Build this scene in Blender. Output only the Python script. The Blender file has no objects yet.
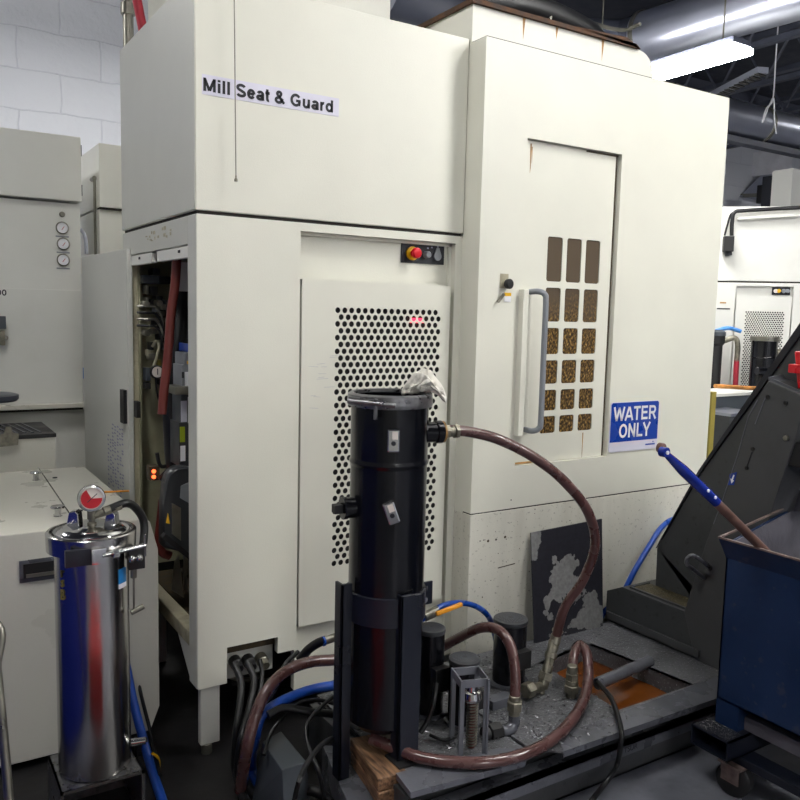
import bpy, bmesh, math, random
from mathutils import Vector, Matrix
random.seed(7)
S = bpy.context.scene
COL = S.collection
PI = math.pi
# ------------------------------------------------------------------ camera geometry
H = 1.65; FOC = 810.0
AX = Vector((0.846, -0.037, 0.532)); AY = Vector((-0.532, -0.103, 0.840)); AZ = Vector((0.024, -0.994, -0.107))
AX.normalize(); AY = (AY - AX * AY.dot(AX)).normalized(); AZ = -AX.cross(AY) if AX.cross(AY).dot(AZ) < 0 else AX.cross(AY)
def ray(px, py):
    r = Vector(((px - 400) / FOC, (py - 400) / FOC, 1.0))
    return Vector((AX.dot(r), AY.dot(r), AZ.dot(r)))
def Y(px, py, y): v = ray(px, py); t = y / v.y; return Vector((v.x * t, y, v.z * t + H))
def X(px, py, x): v = ray(px, py); t = x / v.x; return Vector((x, v.y * t, v.z * t + H))
def Z(px, py, z): v = ray(px, py); t = (z - H) / v.z; return Vector((v.x * t, v.y * t, z))
cam = bpy.data.cameras.new('camera'); co = bpy.data.objects.new('camera', cam); COL.objects.link(co)
cam.sensor_width = 36; cam.lens = 36 * FOC / 800; cam.clip_start = 0.05
right = Vector((AX.x, AY.x, AZ.x)); down = Vector((AX.y, AY.y, AZ.y)); fwd = Vector((AX.z, AY.z, AZ.z))
R = Matrix((right, -down, -fwd)).transposed()
co.matrix_world = Matrix.Translation((0, 0, H)) @ R.to_4x4()
S.camera = co

# ------------------------------------------------------------------ materials
def nt(m):
    m.use_nodes = True; t = m.node_tree; return t, t.nodes, t.links, t.nodes['Principled BSDF']
def mat(name, col, rough=.5, metal=0, var=.06, scale=6, bump=0, bscale=60, speck=0, speck_col=(.6, .6, .6), stain=0, stain_col=(.2, .15, .08),
        emit=None, estr=0, coat=0, alpha=1, sscale=3, streak=False, spec=.5, rvar=.12, spscale=120):
    m = bpy.data.materials.new(name); t, N, L, b = nt(m)
    tc = N.new('ShaderNodeTexCoord')
    geo = N.new('ShaderNodeNewGeometry')
    mp = N.new('ShaderNodeMapping'); L.new(geo.outputs['Position'], mp.inputs['Vector'])
    if streak: mp.inputs['Scale'].default_value = (3.0, 3.0, .35)
    n = N.new('ShaderNodeTexNoise'); n.inputs['Scale'].default_value = scale; n.inputs['Detail'].default_value = 6
    L.new(mp.outputs[0], n.inputs['Vector'])
    r = N.new('ShaderNodeMapRange'); r.inputs[1].default_value = .3; r.inputs[2].default_value = .7
    r.inputs[3].default_value = 1 - var * 1.6; r.inputs[4].default_value = 1 + var
    L.new(n.outputs['Fac'], r.inputs[0])
    mx = N.new('ShaderNodeMix'); mx.data_type = 'RGBA'; mx.blend_type = 'MULTIPLY'; mx.inputs[0].default_value = 1
    mx.inputs[6].default_value = (*col, 1); L.new(r.outputs[0], mx.inputs[7])
    out = mx.outputs[2]
    def layer(out, sc, lo, hi, colr, amt, vec, detail=5):
        k = N.new('ShaderNodeTexNoise'); k.inputs['Scale'].default_value = sc; k.inputs['Detail'].default_value = detail
        k.inputs['Roughness'].default_value = .65; L.new(vec, k.inputs['Vector'])
        q = N.new('ShaderNodeMapRange'); q.inputs[1].default_value = lo; q.inputs[2].default_value = hi; q.inputs[4].default_value = amt
        L.new(k.outputs['Fac'], q.inputs[0])
        mm = N.new('ShaderNodeMix'); mm.data_type = 'RGBA'; L.new(q.outputs[0], mm.inputs[0]); L.new(out, mm.inputs[6]); mm.inputs[7].default_value = (*colr, 1)
        return mm.outputs[2]
    if stain: out = layer(out, sscale, .52, .75, stain_col, stain, mp.outputs[0])
    if speck: out = layer(out, spscale, .62, .7, speck_col, speck, geo.outputs['Position'], 2)
    L.new(out, b.inputs['Base Color'])
    rr = N.new('ShaderNodeMapRange'); rr.inputs[1].default_value = .3; rr.inputs[2].default_value = .7
    rr.inputs[3].default_value = max(.02, rough - rvar); rr.inputs[4].default_value = min(1, rough + rvar)
    L.new(n.outputs['Fac'], rr.inputs[0]); L.new(rr.outputs[0], b.inputs['Roughness'])
    b.inputs['Metallic'].default_value = metal; b.inputs['Specular IOR Level'].default_value = spec
    if coat: b.inputs['Coat Weight'].default_value = coat; b.inputs['Coat Roughness'].default_value = .12
    if bump:
        bn = N.new('ShaderNodeTexNoise'); bn.inputs['Scale'].default_value = bscale; bn.inputs['Detail'].default_value = 3
        L.new(geo.outputs['Position'], bn.inputs['Vector'])
        bp = N.new('ShaderNodeBump'); bp.inputs['Strength'].default_value = bump; bp.inputs['Distance'].default_value = .01
        L.new(bn.outputs['Fac'], bp.inputs['Height']); L.new(bp.outputs[0], b.inputs['Normal'])
    if emit: b.inputs['Emission Color'].default_value = (*emit, 1); b.inputs['Emission Strength'].default_value = estr
    if alpha < 1: b.inputs['Alpha'].default_value = alpha
    return m
def srgb(r, g, b):
    f = lambda c: (c / 255 / 12.92) if c <= 10 else ((c / 255 + .055) / 1.055) ** 2.4
    return (f(r), f(g), f(b))
M = {}
M['cream'] = mat('cream_paint', srgb(222, 221, 208), .34, var=.02, scale=4, bump=.10, bscale=260, stain=.06, stain_col=srgb(196, 188, 164), sscale=1.3, rvar=.03)
M['creamlow'] = mat('cream_paint_scuffed', srgb(214, 212, 200), .4, var=.04, scale=5, bump=.10, bscale=220, stain=.25, stain_col=srgb(165, 155, 128), sscale=2.2, streak=True, speck=.45, speck_col=srgb(90, 82, 68), spscale=62)
M['creamdirty'] = mat('grimy_cream_paint', srgb(176, 170, 146), .5, var=.1, scale=8, bump=.15, stain=.75, stain_col=srgb(74, 62, 38), sscale=6)
M['side'] = mat('shaded_cream_paint', srgb(196, 197, 190), .38, var=.03, scale=4, bump=.1, bscale=260, rvar=.03)  # the machine's cream paint again, side-face shade put into the colour
M['cabw'] = mat('white_cabinet_paint', srgb(218, 218, 212), .42, var=.025, scale=3, stain=.12, stain_col=srgb(170, 168, 158), sscale=2)
M['cover'] = mat('pale_cover_paint', srgb(205, 203, 192), .28, var=.015, scale=5, bump=.06, rvar=.01)
M['seam'] = mat('dark_seam', srgb(40, 36, 30), .8)
M['black'] = mat('gloss_black_paint', srgb(13, 14, 19), .2, var=.2, bump=.04, bscale=30, coat=.06, spec=.35, stain=.25, stain_col=srgb(45, 45, 50), sscale=4, rvar=.06)
M['blackmatte'] = mat('black_rubber', srgb(20, 20, 22), .5, var=.2)
M['blackcable'] = mat('black_cable_jacket', srgb(14, 15, 17), .42, var=.2)
M['navy'] = mat('dark_blue_black_steel', srgb(20, 24, 36), .35, var=.15, stain=.3, stain_col=srgb(50, 50, 55))
M['tank'] = mat('dark_grey_tank_steel', srgb(92, 93, 97), .42, var=.2, scale=11, bump=.7, bscale=80, stain=.75, stain_col=srgb(40, 40, 42), sscale=8, speck=.9, speck_col=srgb(170, 172, 175), spscale=110)
M['tankedge'] = mat('grey_sheet_edge', srgb(104, 106, 114), .3, metal=.35, var=.1, scale=8, bump=.1, stain=.5, stain_col=srgb(52, 52, 54), sscale=7)
M['conv'] = mat('charcoal_conveyor_paint', srgb(66, 68, 70), .4, var=.08, bump=.05, stain=.4, stain_col=srgb(38, 38, 38), sscale=3, speck=.3, speck_col=srgb(20, 20, 18), spscale=28)
M['conv2'] = mat('charcoal_panel_paint', srgb(70, 71, 73), .45, var=.06, bump=.05, stain=.35, stain_col=srgb(48, 47, 46), sscale=4)
M['grit'] = mat('metal_grit', srgb(88, 80, 58), .6, var=.3, scale=30, bump=1, bscale=120, speck=.9, speck_col=srgb(170, 160, 120))
M['steel'] = mat('brushed_stainless', srgb(190, 188, 186), .2, metal=1, var=.05, scale=4, rvar=.04)
M['steel2'] = mat('polished_stainless', srgb(205, 205, 205), .14, metal=1, var=.03)
M['galv'] = mat('galvanised_duct', srgb(178, 182, 196), .3, metal=.9, var=.03, scale=4, rvar=.02)
M['zinc'] = mat('dull_zinc', srgb(140, 138, 128), .38, metal=.85, var=.15, scale=20)
M['brass'] = mat('tarnished_fitting', srgb(142, 138, 124), .48, metal=.8, var=.25, scale=40)
M['guard'] = mat('grey_guard_steel', srgb(112, 114, 122), .38, metal=.3, var=.08)
M['dgrey'] = mat('dark_grey_box_paint', srgb(70, 76, 82), .4, var=.08)
M['hose'] = mat('brown_hose', srgb(84, 56, 54), .28, var=.1, scale=12, coat=.3)
M['redpipe'] = mat('dark_red_hose', srgb(108, 46, 40), .45, var=.15)
M['redp'] = mat('red_pipe_paint', srgb(178, 44, 62), .4)
M['blueh'] = mat('blue_hose', srgb(22, 70, 160), .35, var=.08)
M['hopper'] = mat('dark_blue_hopper_paint', srgb(18, 42, 78), .42, var=.14, scale=5, bump=.12, bscale=25, stain=.3, stain_col=srgb(16, 28, 50), sscale=3, speck=.25, speck_col=srgb(90, 84, 80), spscale=22)
M['hopin'] = mat('worn_grey_steel', srgb(98, 96, 104), .5, metal=.3, var=.2, scale=8, bump=.2, bscale=40, stain=.5, stain_col=srgb(60, 56, 58), sscale=9)
M['rimrust'] = mat('rusty_edge', srgb(112, 96, 92), .5, var=.3, scale=30)
M['bluegl'] = mat('gloss_blue_paint', srgb(20, 44, 140), .22, var=.1, stain=.4, stain_col=srgb(12, 18, 60), sscale=20, coat=.5)
M['brownpipe'] = mat('rusty_brown_pipe', srgb(98, 70, 62), .5, var=.25, scale=25)
M['rust'] = mat('rust_brown', srgb(84, 58, 40), .8, var=.4, scale=20)
M['rustst'] = mat('rust_streak', srgb(176, 134, 78), .7, var=.3, scale=30)
M['wood'] = None
M['coolant'] = mat('orange_coolant', srgb(104, 55, 17), .08, var=.3, scale=5, stain=.6, stain_col=srgb(70, 34, 10), sscale=7, rvar=.02)
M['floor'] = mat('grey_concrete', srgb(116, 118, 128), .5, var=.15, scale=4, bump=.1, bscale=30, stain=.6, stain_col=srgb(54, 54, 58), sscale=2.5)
M['ceil'] = mat('dark_ceiling_deck', srgb(44, 47, 58), .8, var=.15)
M['joist'] = mat('dark_steel_joist', srgb(70, 74, 88), .55, var=.15)
M['red'] = mat('bright_red_plastic', srgb(210, 20, 36), .3)
M['yellow'] = mat('yellow_plastic', srgb(226, 176, 20), .35)
M['orange'] = mat('amber_handle_paint', srgb(228, 152, 30), .35, speck=.4, speck_col=srgb(110, 70, 10), spscale=150)
M['tan'] = mat('orange_bamboo_rod', srgb(206, 140, 70), .5, var=.3, scale=14)
M['white'] = mat('white_label', srgb(235, 235, 240), .45)
M['lav'] = mat('pale_lavender_tape', srgb(214, 212, 226), .4, var=.02)
M['ink'] = mat('black_ink', srgb(22, 24, 34), .5)
M['ghost'] = mat('faint_pencil_writing', srgb(150, 152, 176), .6, var=.2, scale=60)
M['signblue'] = mat('sign_blue', srgb(22, 62, 158), .3, var=.03)
M['lablue'] = mat('light_blue_label', srgb(40, 130, 200), .35)
M['skyb'] = mat('sky_blue_plastic', srgb(70, 140, 215), .35)
M['greenl'] = mat('lime_label', srgb(150, 168, 30), .4)
M['grime'] = mat('brown_grime', srgb(70, 60, 42), .7, var=.4, scale=30)
M['gauge'] = mat('gauge_face', srgb(222, 214, 206), .4)
M['gaugered'] = mat('gauge_red', srgb(180, 14, 34), .35)
M['yellowtext'] = mat('ochre_marker', srgb(150, 136, 60), .5)
M['darkin'] = mat('dark_interior', srgb(26, 25, 24), .8)
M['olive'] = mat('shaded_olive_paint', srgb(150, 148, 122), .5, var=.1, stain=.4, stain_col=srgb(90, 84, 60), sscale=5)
M['cloth'] = mat('white_rag_cloth', srgb(226, 222, 212), .85, var=.06, scale=20, bump=.3, bscale=90)
M['lamp'] = mat('lamp_diffuser', (1, 1, 1), .5, emit=(1, .985, .955), estr=34)
M['led'] = mat('orange_led', (1, .1, .02), .4, emit=(1, .12, .03), estr=2)
M['redled'] = mat('red_display', (1, .02, .05), .4, emit=(1, .03, .08), estr=1.5)
M['bluecab'] = mat('mirrored_blue_paint', srgb(16, 34, 130), .5)
M['redcab'] = mat('mirrored_red_paint', srgb(200, 30, 30), .45)
M['stool'] = mat('slate_vinyl', srgb(64, 68, 80), .35)
M['motor'] = mat('charcoal_motor_paint', srgb(52, 54, 58), .38, var=.08)
M['drive'] = mat('grey_drive_case', srgb(132, 136, 142), .4)
M['ring'] = mat('scuffed_clamp_steel', srgb(128, 128, 130), .34, metal=.8, var=.25, scale=30)
M['chips'] = mat('swarf', srgb(120, 120, 124), .35, metal=.6, var=.5, scale=160, stain=.9, stain_col=srgb(24, 24, 26), sscale=120)

def wood_mat():
    m = bpy.data.materials.new('weathered_wood'); t, N, L, b = nt(m)
    g = N.new('ShaderNodeNewGeometry'); mp = N.new('ShaderNodeMapping'); mp.inputs['Scale'].default_value = (30, 4, 40)
    L.new(g.outputs['Position'], mp.inputs[0]); n = N.new('ShaderNodeTexNoise'); n.inputs['Scale'].default_value = 2.6; n.inputs['Detail'].default_value = 8
    L.new(mp.outputs[0], n.inputs['Vector']); c = N.new('ShaderNodeValToRGB')
    c.color_ramp.elements[0].position = .3; c.color_ramp.elements[0].color = (*srgb(52, 32, 20), 1)
    c.color_ramp.elements[1].position = .7; c.color_ramp.elements[1].color = (*srgb(148, 112, 80), 1)
    L.new(n.outputs['Fac'], c.inputs[0]); L.new(c.outputs[0], b.inputs['Base Color']); b.inputs['Roughness'].default_value = .65
    bp = N.new('ShaderNodeBump'); bp.inputs['Strength'].default_value = .4; L.new(n.outputs['Fac'], bp.inputs['Height']); L.new(bp.outputs[0], b.inputs['Normal'])
    return m
M['wood'] = wood_mat()
def brick_mat(name, vec_axes, col, mort):
    m = bpy.data.materials.new(name); t, N, L, b = nt(m)
    g = N.new('ShaderNodeNewGeometry'); sp = N.new('ShaderNodeSeparateXYZ'); cb = N.new('ShaderNodeCombineXYZ')
    L.new(g.outputs['Position'], sp.inputs[0]); L.new(sp.outputs[vec_axes[0]], cb.inputs[0]); L.new(sp.outputs[vec_axes[1]], cb.inputs[1])
    br = N.new('ShaderNodeTexBrick'); br.inputs['Scale'].default_value = 1; br.inputs['Brick Width'].default_value = .80; br.inputs['Row Height'].default_value = .40
    br.inputs['Mortar Size'].default_value = .008; br.inputs['Mortar Smooth'].default_value = .6
    br.inputs['Color1'].default_value = (*col, 1); br.inputs['Color2'].default_value = (*[c * .96 for c in col], 1); br.inputs['Mortar'].default_value = (*mort, 1)
    dn = N.new('ShaderNodeTexNoise'); dn.inputs['Scale'].default_value = 2.5; L.new(g.outputs['Position'], dn.inputs['Vector'])
    ad = N.new('ShaderNodeMixRGB'); ad.blend_type = 'LINEAR_LIGHT'; ad.inputs[0].default_value = .03
    L.new(cb.outputs[0], ad.inputs[1]); L.new(dn.outputs['Color'], ad.inputs[2]); L.new(ad.outputs[0], br.inputs['Vector'])
    L.new(br.outputs['Color'], b.inputs['Base Color']); b.inputs['Roughness'].default_value = .55
    n2 = N.new('ShaderNodeTexNoise'); n2.inputs['Scale'].default_value = 14; n2.inputs['Detail'].default_value = 8; L.new(g.outputs['Position'], n2.inputs['Vector'])
    mth = N.new('ShaderNodeMath'); mth.operation = 'MULTIPLY_ADD'; mth.inputs[1].default_value = -1.1
    L.new(br.outputs['Fac'], mth.inputs[0]); L.new(n2.outputs['Fac'], mth.inputs[2])
    bp = N.new('ShaderNodeBump'); bp.inputs['Strength'].default_value = .55; bp.inputs['Distance'].default_value = .02
    L.new(mth.outputs[0], bp.inputs['Height']); L.new(bp.outputs[0], b.inputs['Normal'])
    return m
M['brickB'] = brick_mat('white_painted_block', (0, 2), srgb(226, 229, 236), srgb(214, 217, 226))
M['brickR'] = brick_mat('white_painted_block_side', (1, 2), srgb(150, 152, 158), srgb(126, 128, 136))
def glitter():
    m = bpy.data.materials.new('wet_amber_window'); t, N, L, b = nt(m)
    g = N.new('ShaderNodeNewGeometry'); v = N.new('ShaderNodeTexNoise'); v.inputs['Scale'].default_value = 105; v.inputs['Detail'].default_value = 4
    mp = N.new('ShaderNodeMapping'); mp.inputs['Rotation'].default_value = (0, .6, 0); mp.inputs['Scale'].default_value = (1, 1, .7)
    L.new(g.outputs['Position'], mp.inputs[0]); L.new(mp.outputs[0], v.inputs['Vector'])
    c = N.new('ShaderNodeValToRGB'); e = c.color_ramp.elements
    e[0].position = .42; e[0].color = (*srgb(52, 42, 30), 1); e[1].position = .74; e[1].color = (*srgb(205, 165, 95), 1)
    k = e.new(.55); k.color = (*srgb(112, 86, 46), 1)
    L.new(v.outputs['Fac'], c.inputs[0])
    sp = N.new('ShaderNodeSeparateXYZ'); L.new(g.outputs['Position'], sp.inputs[0])
    # droplets thin out on the upper, drier half of the pane
    r = N.new('ShaderNodeMapRange'); r.inputs[1].default_value = 1.78; r.inputs[2].default_value = 1.55; r.inputs[3].default_value = 0; r.inputs[4].default_value = .9
    n3 = N.new('ShaderNodeTexNoise'); n3.inputs['Scale'].default_value = 6; L.new(g.outputs['Position'], n3.inputs['Vector'])
    s3 = N.new('ShaderNodeMath'); s3.operation = 'MULTIPLY_ADD'; s3.inputs[1].default_value = .35; L.new(n3.outputs['Fac'], s3.inputs[0]); L.new(sp.outputs[2], s3.inputs[2])
    s4 = N.new('ShaderNodeMath'); s4.operation = 'SUBTRACT'; s4.inputs[1].default_value = .175; L.new(s3.outputs[0], s4.inputs[0])
    L.new(s4.outputs[0], r.inputs[0])
    mx = N.new('ShaderNodeMix'); mx.data_type = 'RGBA'; L.new(r.outputs[0], mx.inputs[0]); mx.inputs[6].default_value = (*srgb(92, 80, 66), 1); L.new(c.outputs[0], mx.inputs[7])
    L.new(mx.outputs[2], b.inputs['Base Color']); b.inputs['Roughness'].default_value = .22
    bp = N.new('ShaderNodeBump'); bp.inputs['Strength'].default_value = .5; L.new(v.outputs['Fac'], bp.inputs['Height']); L.new(bp.outputs[0], b.inputs['Normal'])
    return m
M['amber'] = glitter()
def shaded_floor():  # lower-left shade painted into the floor colour as a dark area
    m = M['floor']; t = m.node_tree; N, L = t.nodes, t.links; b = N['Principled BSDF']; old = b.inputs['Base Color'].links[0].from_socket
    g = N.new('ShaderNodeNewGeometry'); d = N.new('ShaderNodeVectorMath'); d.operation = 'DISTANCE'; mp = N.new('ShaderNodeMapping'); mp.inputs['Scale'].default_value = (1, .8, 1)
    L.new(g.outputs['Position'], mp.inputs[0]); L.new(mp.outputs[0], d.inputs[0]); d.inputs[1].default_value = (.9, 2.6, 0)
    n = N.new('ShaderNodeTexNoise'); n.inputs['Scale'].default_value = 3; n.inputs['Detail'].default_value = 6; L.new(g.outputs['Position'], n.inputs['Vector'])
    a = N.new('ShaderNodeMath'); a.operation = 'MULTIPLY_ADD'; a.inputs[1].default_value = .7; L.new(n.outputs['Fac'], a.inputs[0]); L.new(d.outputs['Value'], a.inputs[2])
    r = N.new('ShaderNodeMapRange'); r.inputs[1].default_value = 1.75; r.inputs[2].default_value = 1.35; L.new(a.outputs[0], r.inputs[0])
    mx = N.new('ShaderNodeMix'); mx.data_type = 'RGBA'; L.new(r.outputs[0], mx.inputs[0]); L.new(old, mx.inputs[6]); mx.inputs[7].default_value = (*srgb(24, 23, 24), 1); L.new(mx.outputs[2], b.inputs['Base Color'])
shaded_floor()
def plate_mat():
    m = bpy.data.materials.new('peeling_black_sheet'); t, N, L, b = nt(m)
    g = N.new('ShaderNodeNewGeometry'); n = N.new('ShaderNodeTexNoise'); n.inputs['Scale'].default_value = 5.5; n.inputs['Detail'].default_value = 5; n.inputs['Roughness'].default_value = .5
    L.new(g.outputs['Position'], n.inputs['Vector']); c = N.new('ShaderNodeValToRGB'); c.color_ramp.interpolation = 'CONSTANT'
    e = c.color_ramp.elements; e[0].position = 0; e[0].color = (*srgb(34, 34, 42), 1); e[1].position = .54; e[1].color = (*srgb(122, 122, 122), 1)
    L.new(n.outputs['Fac'], c.inputs[0])
    n2 = N.new('ShaderNodeTexNoise'); n2.inputs['Scale'].default_value = 60; L.new(g.outputs['Position'], n2.inputs['Vector'])
    r = N.new('ShaderNodeMapRange'); r.inputs[3].default_value = .5; r.inputs[4].default_value = 1.4; L.new(n2.outputs['Fac'], r.inputs[0])
    mx = N.new('ShaderNodeMix'); mx.data_type = 'RGBA'; mx.blend_type = 'MULTIPLY'; mx.inputs[0].default_value = 1
    L.new(c.outputs[0], mx.inputs[6]); L.new(r.outputs[0], mx.inputs[7]); L.new(mx.outputs[2], b.inputs['Base Color'])
    b.inputs['Roughness'].default_value = .5; return m
M['plate'] = plate_mat()

# ------------------------------------------------------------------ mesh helpers
class MB:
    def __init__(s): s.bm = bmesh.new()
    def box(s, a, b, bev=0):
        x0, x1 = sorted((a[0], b[0])); y0, y1 = sorted((a[1], b[1])); z0, z1 = sorted((a[2], b[2]))
        vs = [s.bm.verts.new(p) for p in [(x0, y0, z0), (x1, y0, z0), (x1, y1, z0), (x0, y1, z0), (x0, y0, z1), (x1, y0, z1), (x1, y1, z1), (x0, y1, z1)]]
        fs = [s.bm.faces.new([vs[i] for i in q]) for q in [(3, 2, 1, 0), (4, 5, 6, 7), (0, 1, 5, 4), (1, 2, 6, 5), (2, 3, 7, 6), (3, 0, 4, 7)]]
        if bev:
            es = {e for f in fs for e in f.edges}
            bmesh.ops.bevel(s.bm, geom=list(es), offset=bev, segments=2, affect='EDGES', profile=.7)
        return s
    def hexa(s, p):   # 8 points: bottom 4 ccw, top 4 ccw
        vs = [s.bm.verts.new(q) for q in p]
        for q in [(3, 2, 1, 0), (4, 5, 6, 7), (0, 1, 5, 4), (1, 2, 6, 5), (2, 3, 7, 6), (3, 0, 4, 7)]: s.bm.faces.new([vs[i] for i in q])
        return s
    def bar(s, a, b, w, h, up=(0, 0, 1), bev=0):  # rectangular bar from a to b
        a = Vector(a); b = Vector(b); d = (b - a).normalized(); u = Vector(up); r = d.cross(u)
        if r.length < 1e-4: r = d.cross(Vector((1, 0, 0)))
        r.normalize(); u = r.cross(d)
        pts = [c + r * (sx * w / 2) + u * (sy * h / 2) for c in (a, b) for sx, sy in ((-1, -1), (1, -1), (1, 1), (-1, 1))]
        return s.hexa(pts)
    def prism(s, pts, off, bev=0):   # planar polygon extruded by vector off
        pts = [Vector(p) for p in pts]; off = Vector(off)
        a = [s.bm.verts.new(p) for p in pts]; b = [s.bm.verts.new(p + off) for p in pts]; n = len(pts)
        fs = [s.bm.faces.new(a[::-1]), s.bm.faces.new(b)] + [s.bm.faces.new((a[i], a[(i + 1) % n], b[(i + 1) % n], b[i])) for i in range(n)]
        if bev: bmesh.ops.bevel(s.bm, geom=list({e for f in fs for e in f.edges}), offset=bev, segments=1, affect='EDGES')
        return s
    def lathe(s, prof, base=(0, 0, 0), axis=(0, 0, 1), n=40):   # prof: (radius, height) list
        q = [prof[0]]
        for (ra, ha), (rb, hb) in zip(prof, prof[1:]):
            L = math.hypot(rb - ra, hb - ha)
            if L > .02 and ra > .001 and rb > .001:
                for t in (.003 / L, 1 - .003 / L): q.append((ra + (rb - ra) * t, ha + (hb - ha) * t))
            q.append((rb, hb))
        prof = q
        base = Vector(base); ax = Vector(axis).normalized(); u = ax.orthogonal().normalized(); w = ax.cross(u); rings = []
        for r, h in prof:
            if r < 1e-5: rings.append([s.bm.verts.new(base + ax * h)])
            else: rings.append([s.bm.verts.new(base + ax * h + (u * math.cos(2 * PI * i / n) + w * math.sin(2 * PI * i / n)) * r) for i in range(n)])
        for A, B in zip(rings, rings[1:]):
            for i in range(n):
                j = (i + 1) % n
                if len(A) == 1 and len(B) > 1: s.bm.faces.new((A[0], B[i], B[j]))
                elif len(B) == 1 and len(A) > 1: s.bm.faces.new((A[i], A[j], B[0]))
                elif len(A) > 1: s.bm.faces.new((A[i], A[j], B[j], B[i]))
        return s
    def cyl(s, a, b, r, n=24, r2=None, bev=None):
        a = Vector(a); b = Vector(b); L = (b - a).length; r2 = r if r2 is None else r2
        e = min(.12 * r, .1 * L) if bev is None else bev
        return s.lathe([(0, 0), (r - e, 0), (r, e), (r2, L - e), (r2 - e, L), (0, L)], a, b - a, n)
    def tube(s, pts, r, n=12, smooth=True, sub=8, caps=True):
        P = [Vector(p) for p in pts]
        if smooth and len(P) > 2:
            Q = []; E = [P[0] * 2 - P[1]] + P + [P[-1] * 2 - P[-2]]
            for i in range(1, len(E) - 2):
                for k in range(sub):
                    t = k / sub; a, b, c, d = E[i - 1], E[i], E[i + 1], E[i + 2]
                    Q.append(.5 * ((2 * b) + (c - a) * t + (2 * a - 5 * b + 4 * c - d) * t * t + (3 * b - a - 3 * c + d) * t ** 3))
            P = Q + [P[-1]]
        T = [(P[min(i + 1, len(P) - 1)] - P[max(i - 1, 0)]).normalized() for i in range(len(P))]
        u = T[0].orthogonal().normalized(); rings = []
        for i, p in enumerate(P):
            u = (u - T[i] * u.dot(T[i])).normalized(); w = T[i].cross(u)
            rr = r(i / (len(P) - 1)) if callable(r) else r
            rings.append([s.bm.verts.new(p + (u * math.cos(2 * PI * k / n) + w * math.sin(2 * PI * k / n)) * rr) for k in range(n)])
        for A, B in zip(rings, rings[1:]):
            for k in range(n): s.bm.faces.new((A[k], A[(k + 1) % n], B[(k + 1) % n], B[k]))
        if caps: s.bm.faces.new(rings[0][::-1]); s.bm.faces.new(rings[-1])
        return s
    def hole_cell(s, x0, x1, z0, z1, hx0, hx1, hz0, hz1, rad, y, depth, k=5, fr=None):
        # rectangle in the XZ plane with a rounded hole, hole walls run back by depth; fr maps (x,y,z)
        fr = fr or (lambda x, y, z: (x, y, z)); inner = []; outer = []
        for c, (sx, sz) in enumerate(((1, 1), (-1, 1), (-1, -1), (1, -1))):
            cx = (hx1 - rad) if sx > 0 else (hx0 + rad); cz = (hz1 - rad) if sz > 0 else (hz0 + rad)
            for i in range(k):
                a = c * PI / 2 + i * PI / 2 / (k - 1); px, pz = cx + rad * math.cos(a), cz + rad * math.sin(a)
                X_ = x1 if sx > 0 else x0; Z_ = z1 if sz > 0 else z0; f = i / (k - 1)
                horiz_first = c in (0, 2)
                if abs(f - .5) < 1e-6: o = (X_, Z_)
                elif (f < .5) == horiz_first: o = (X_, pz)
                else: o = (px, Z_)
                inner.append((px, pz)); outer.append(o)
        n = len(inner)
        A = [s.bm.verts.new(fr(o[0], y, o[1])) for o in outer]; B = [s.bm.verts.new(fr(o[0], y, o[1])) for o in inner]; C_ = [s.bm.verts.new(fr(o[0], y + depth, o[1])) for o in inner]
        for i in range(n):
            j = (i + 1) % n
            s.bm.faces.new((A[i], A[j], B[j], B[i])); s.bm.faces.new((B[i], B[j], C_[j], C_[i]))
        return s
    def xf(s, m): s.bm.transform(m); return s
    def build(s, name, m, parent=None, smooth=True, bevel=0, recalc=True):
        if recalc: bmesh.ops.recalc_face_normals(s.bm, faces=s.bm.faces[:])
        me = bpy.data.meshes.new(name); s.bm.to_mesh(me); s.bm.free(); me.materials.append(M[m] if isinstance(m, str) else m)
        if smooth:
            for p in me.polygons: p.use_smooth = True
            me.set_sharp_from_angle(angle=math.radians(38))
        o = bpy.data.objects.new(name, me); COL.objects.link(o)
        if parent: o.parent = parent; o.matrix_parent_inverse = parent.matrix_basis.inverted() if not parent.parent else Matrix.Identity(4)
        if bevel:
            b = o.modifiers.new('bevel', 'BEVEL'); b.width = bevel; b.segments = 2; b.limit_method = 'ANGLE'
        return o
def thing(name, label, cat, loc=(0, 0, 0), group=None):
    o = bpy.data.objects.new(name, None); o.empty_display_size = .1; COL.objects.link(o); o.location = loc; tag(o, label, cat, group); return o
def tag(o, label, cat, group=None):
    o['label'] = label; o['category'] = cat
    if group: o['group'] = group
    return o
def lab(o, l): o['label'] = l; return o
def struct(o): o['kind'] = 'structure'; return o
def textmesh(name, txt, size, m, parent, mtx, off=0.0, ext=.0008, align='CENTER', sx=1.0):
    c = bpy.data.curves.new(name, 'FONT'); c.body = txt; c.size = size; c.extrude = ext; c.offset = off; c.align_x = align; c.align_y = 'CENTER'
    t = bpy.data.objects.new('tmp', c); COL.objects.link(t)
    bpy.context.view_layer.update()
    me = bpy.data.meshes.new_from_object(t.evaluated_get(bpy.context.evaluated_depsgraph_get()))
    bpy.data.objects.remove(t); me.transform(Matrix.Diagonal((sx, 1, 1, 1))); me.transform(mtx); me.materials.clear(); me.materials.append(M[m])
    o = bpy.data.objects.new(name, me); COL.objects.link(o)
    if parent: o.parent = parent; o.matrix_parent_inverse = parent.matrix_basis.inverted() if not parent.parent else Matrix.Identity(4)
    return o
W_ = .19; h_ = W_ / 2
def arc(cx, cy, rx, ry, a0, a1, n=12): return [(cx + rx * math.cos(math.radians(a0 + (a1 - a0) * k / n)), cy + ry * math.sin(math.radians(a0 + (a1 - a0) * k / n))) for k in range(n + 1)]
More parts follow.
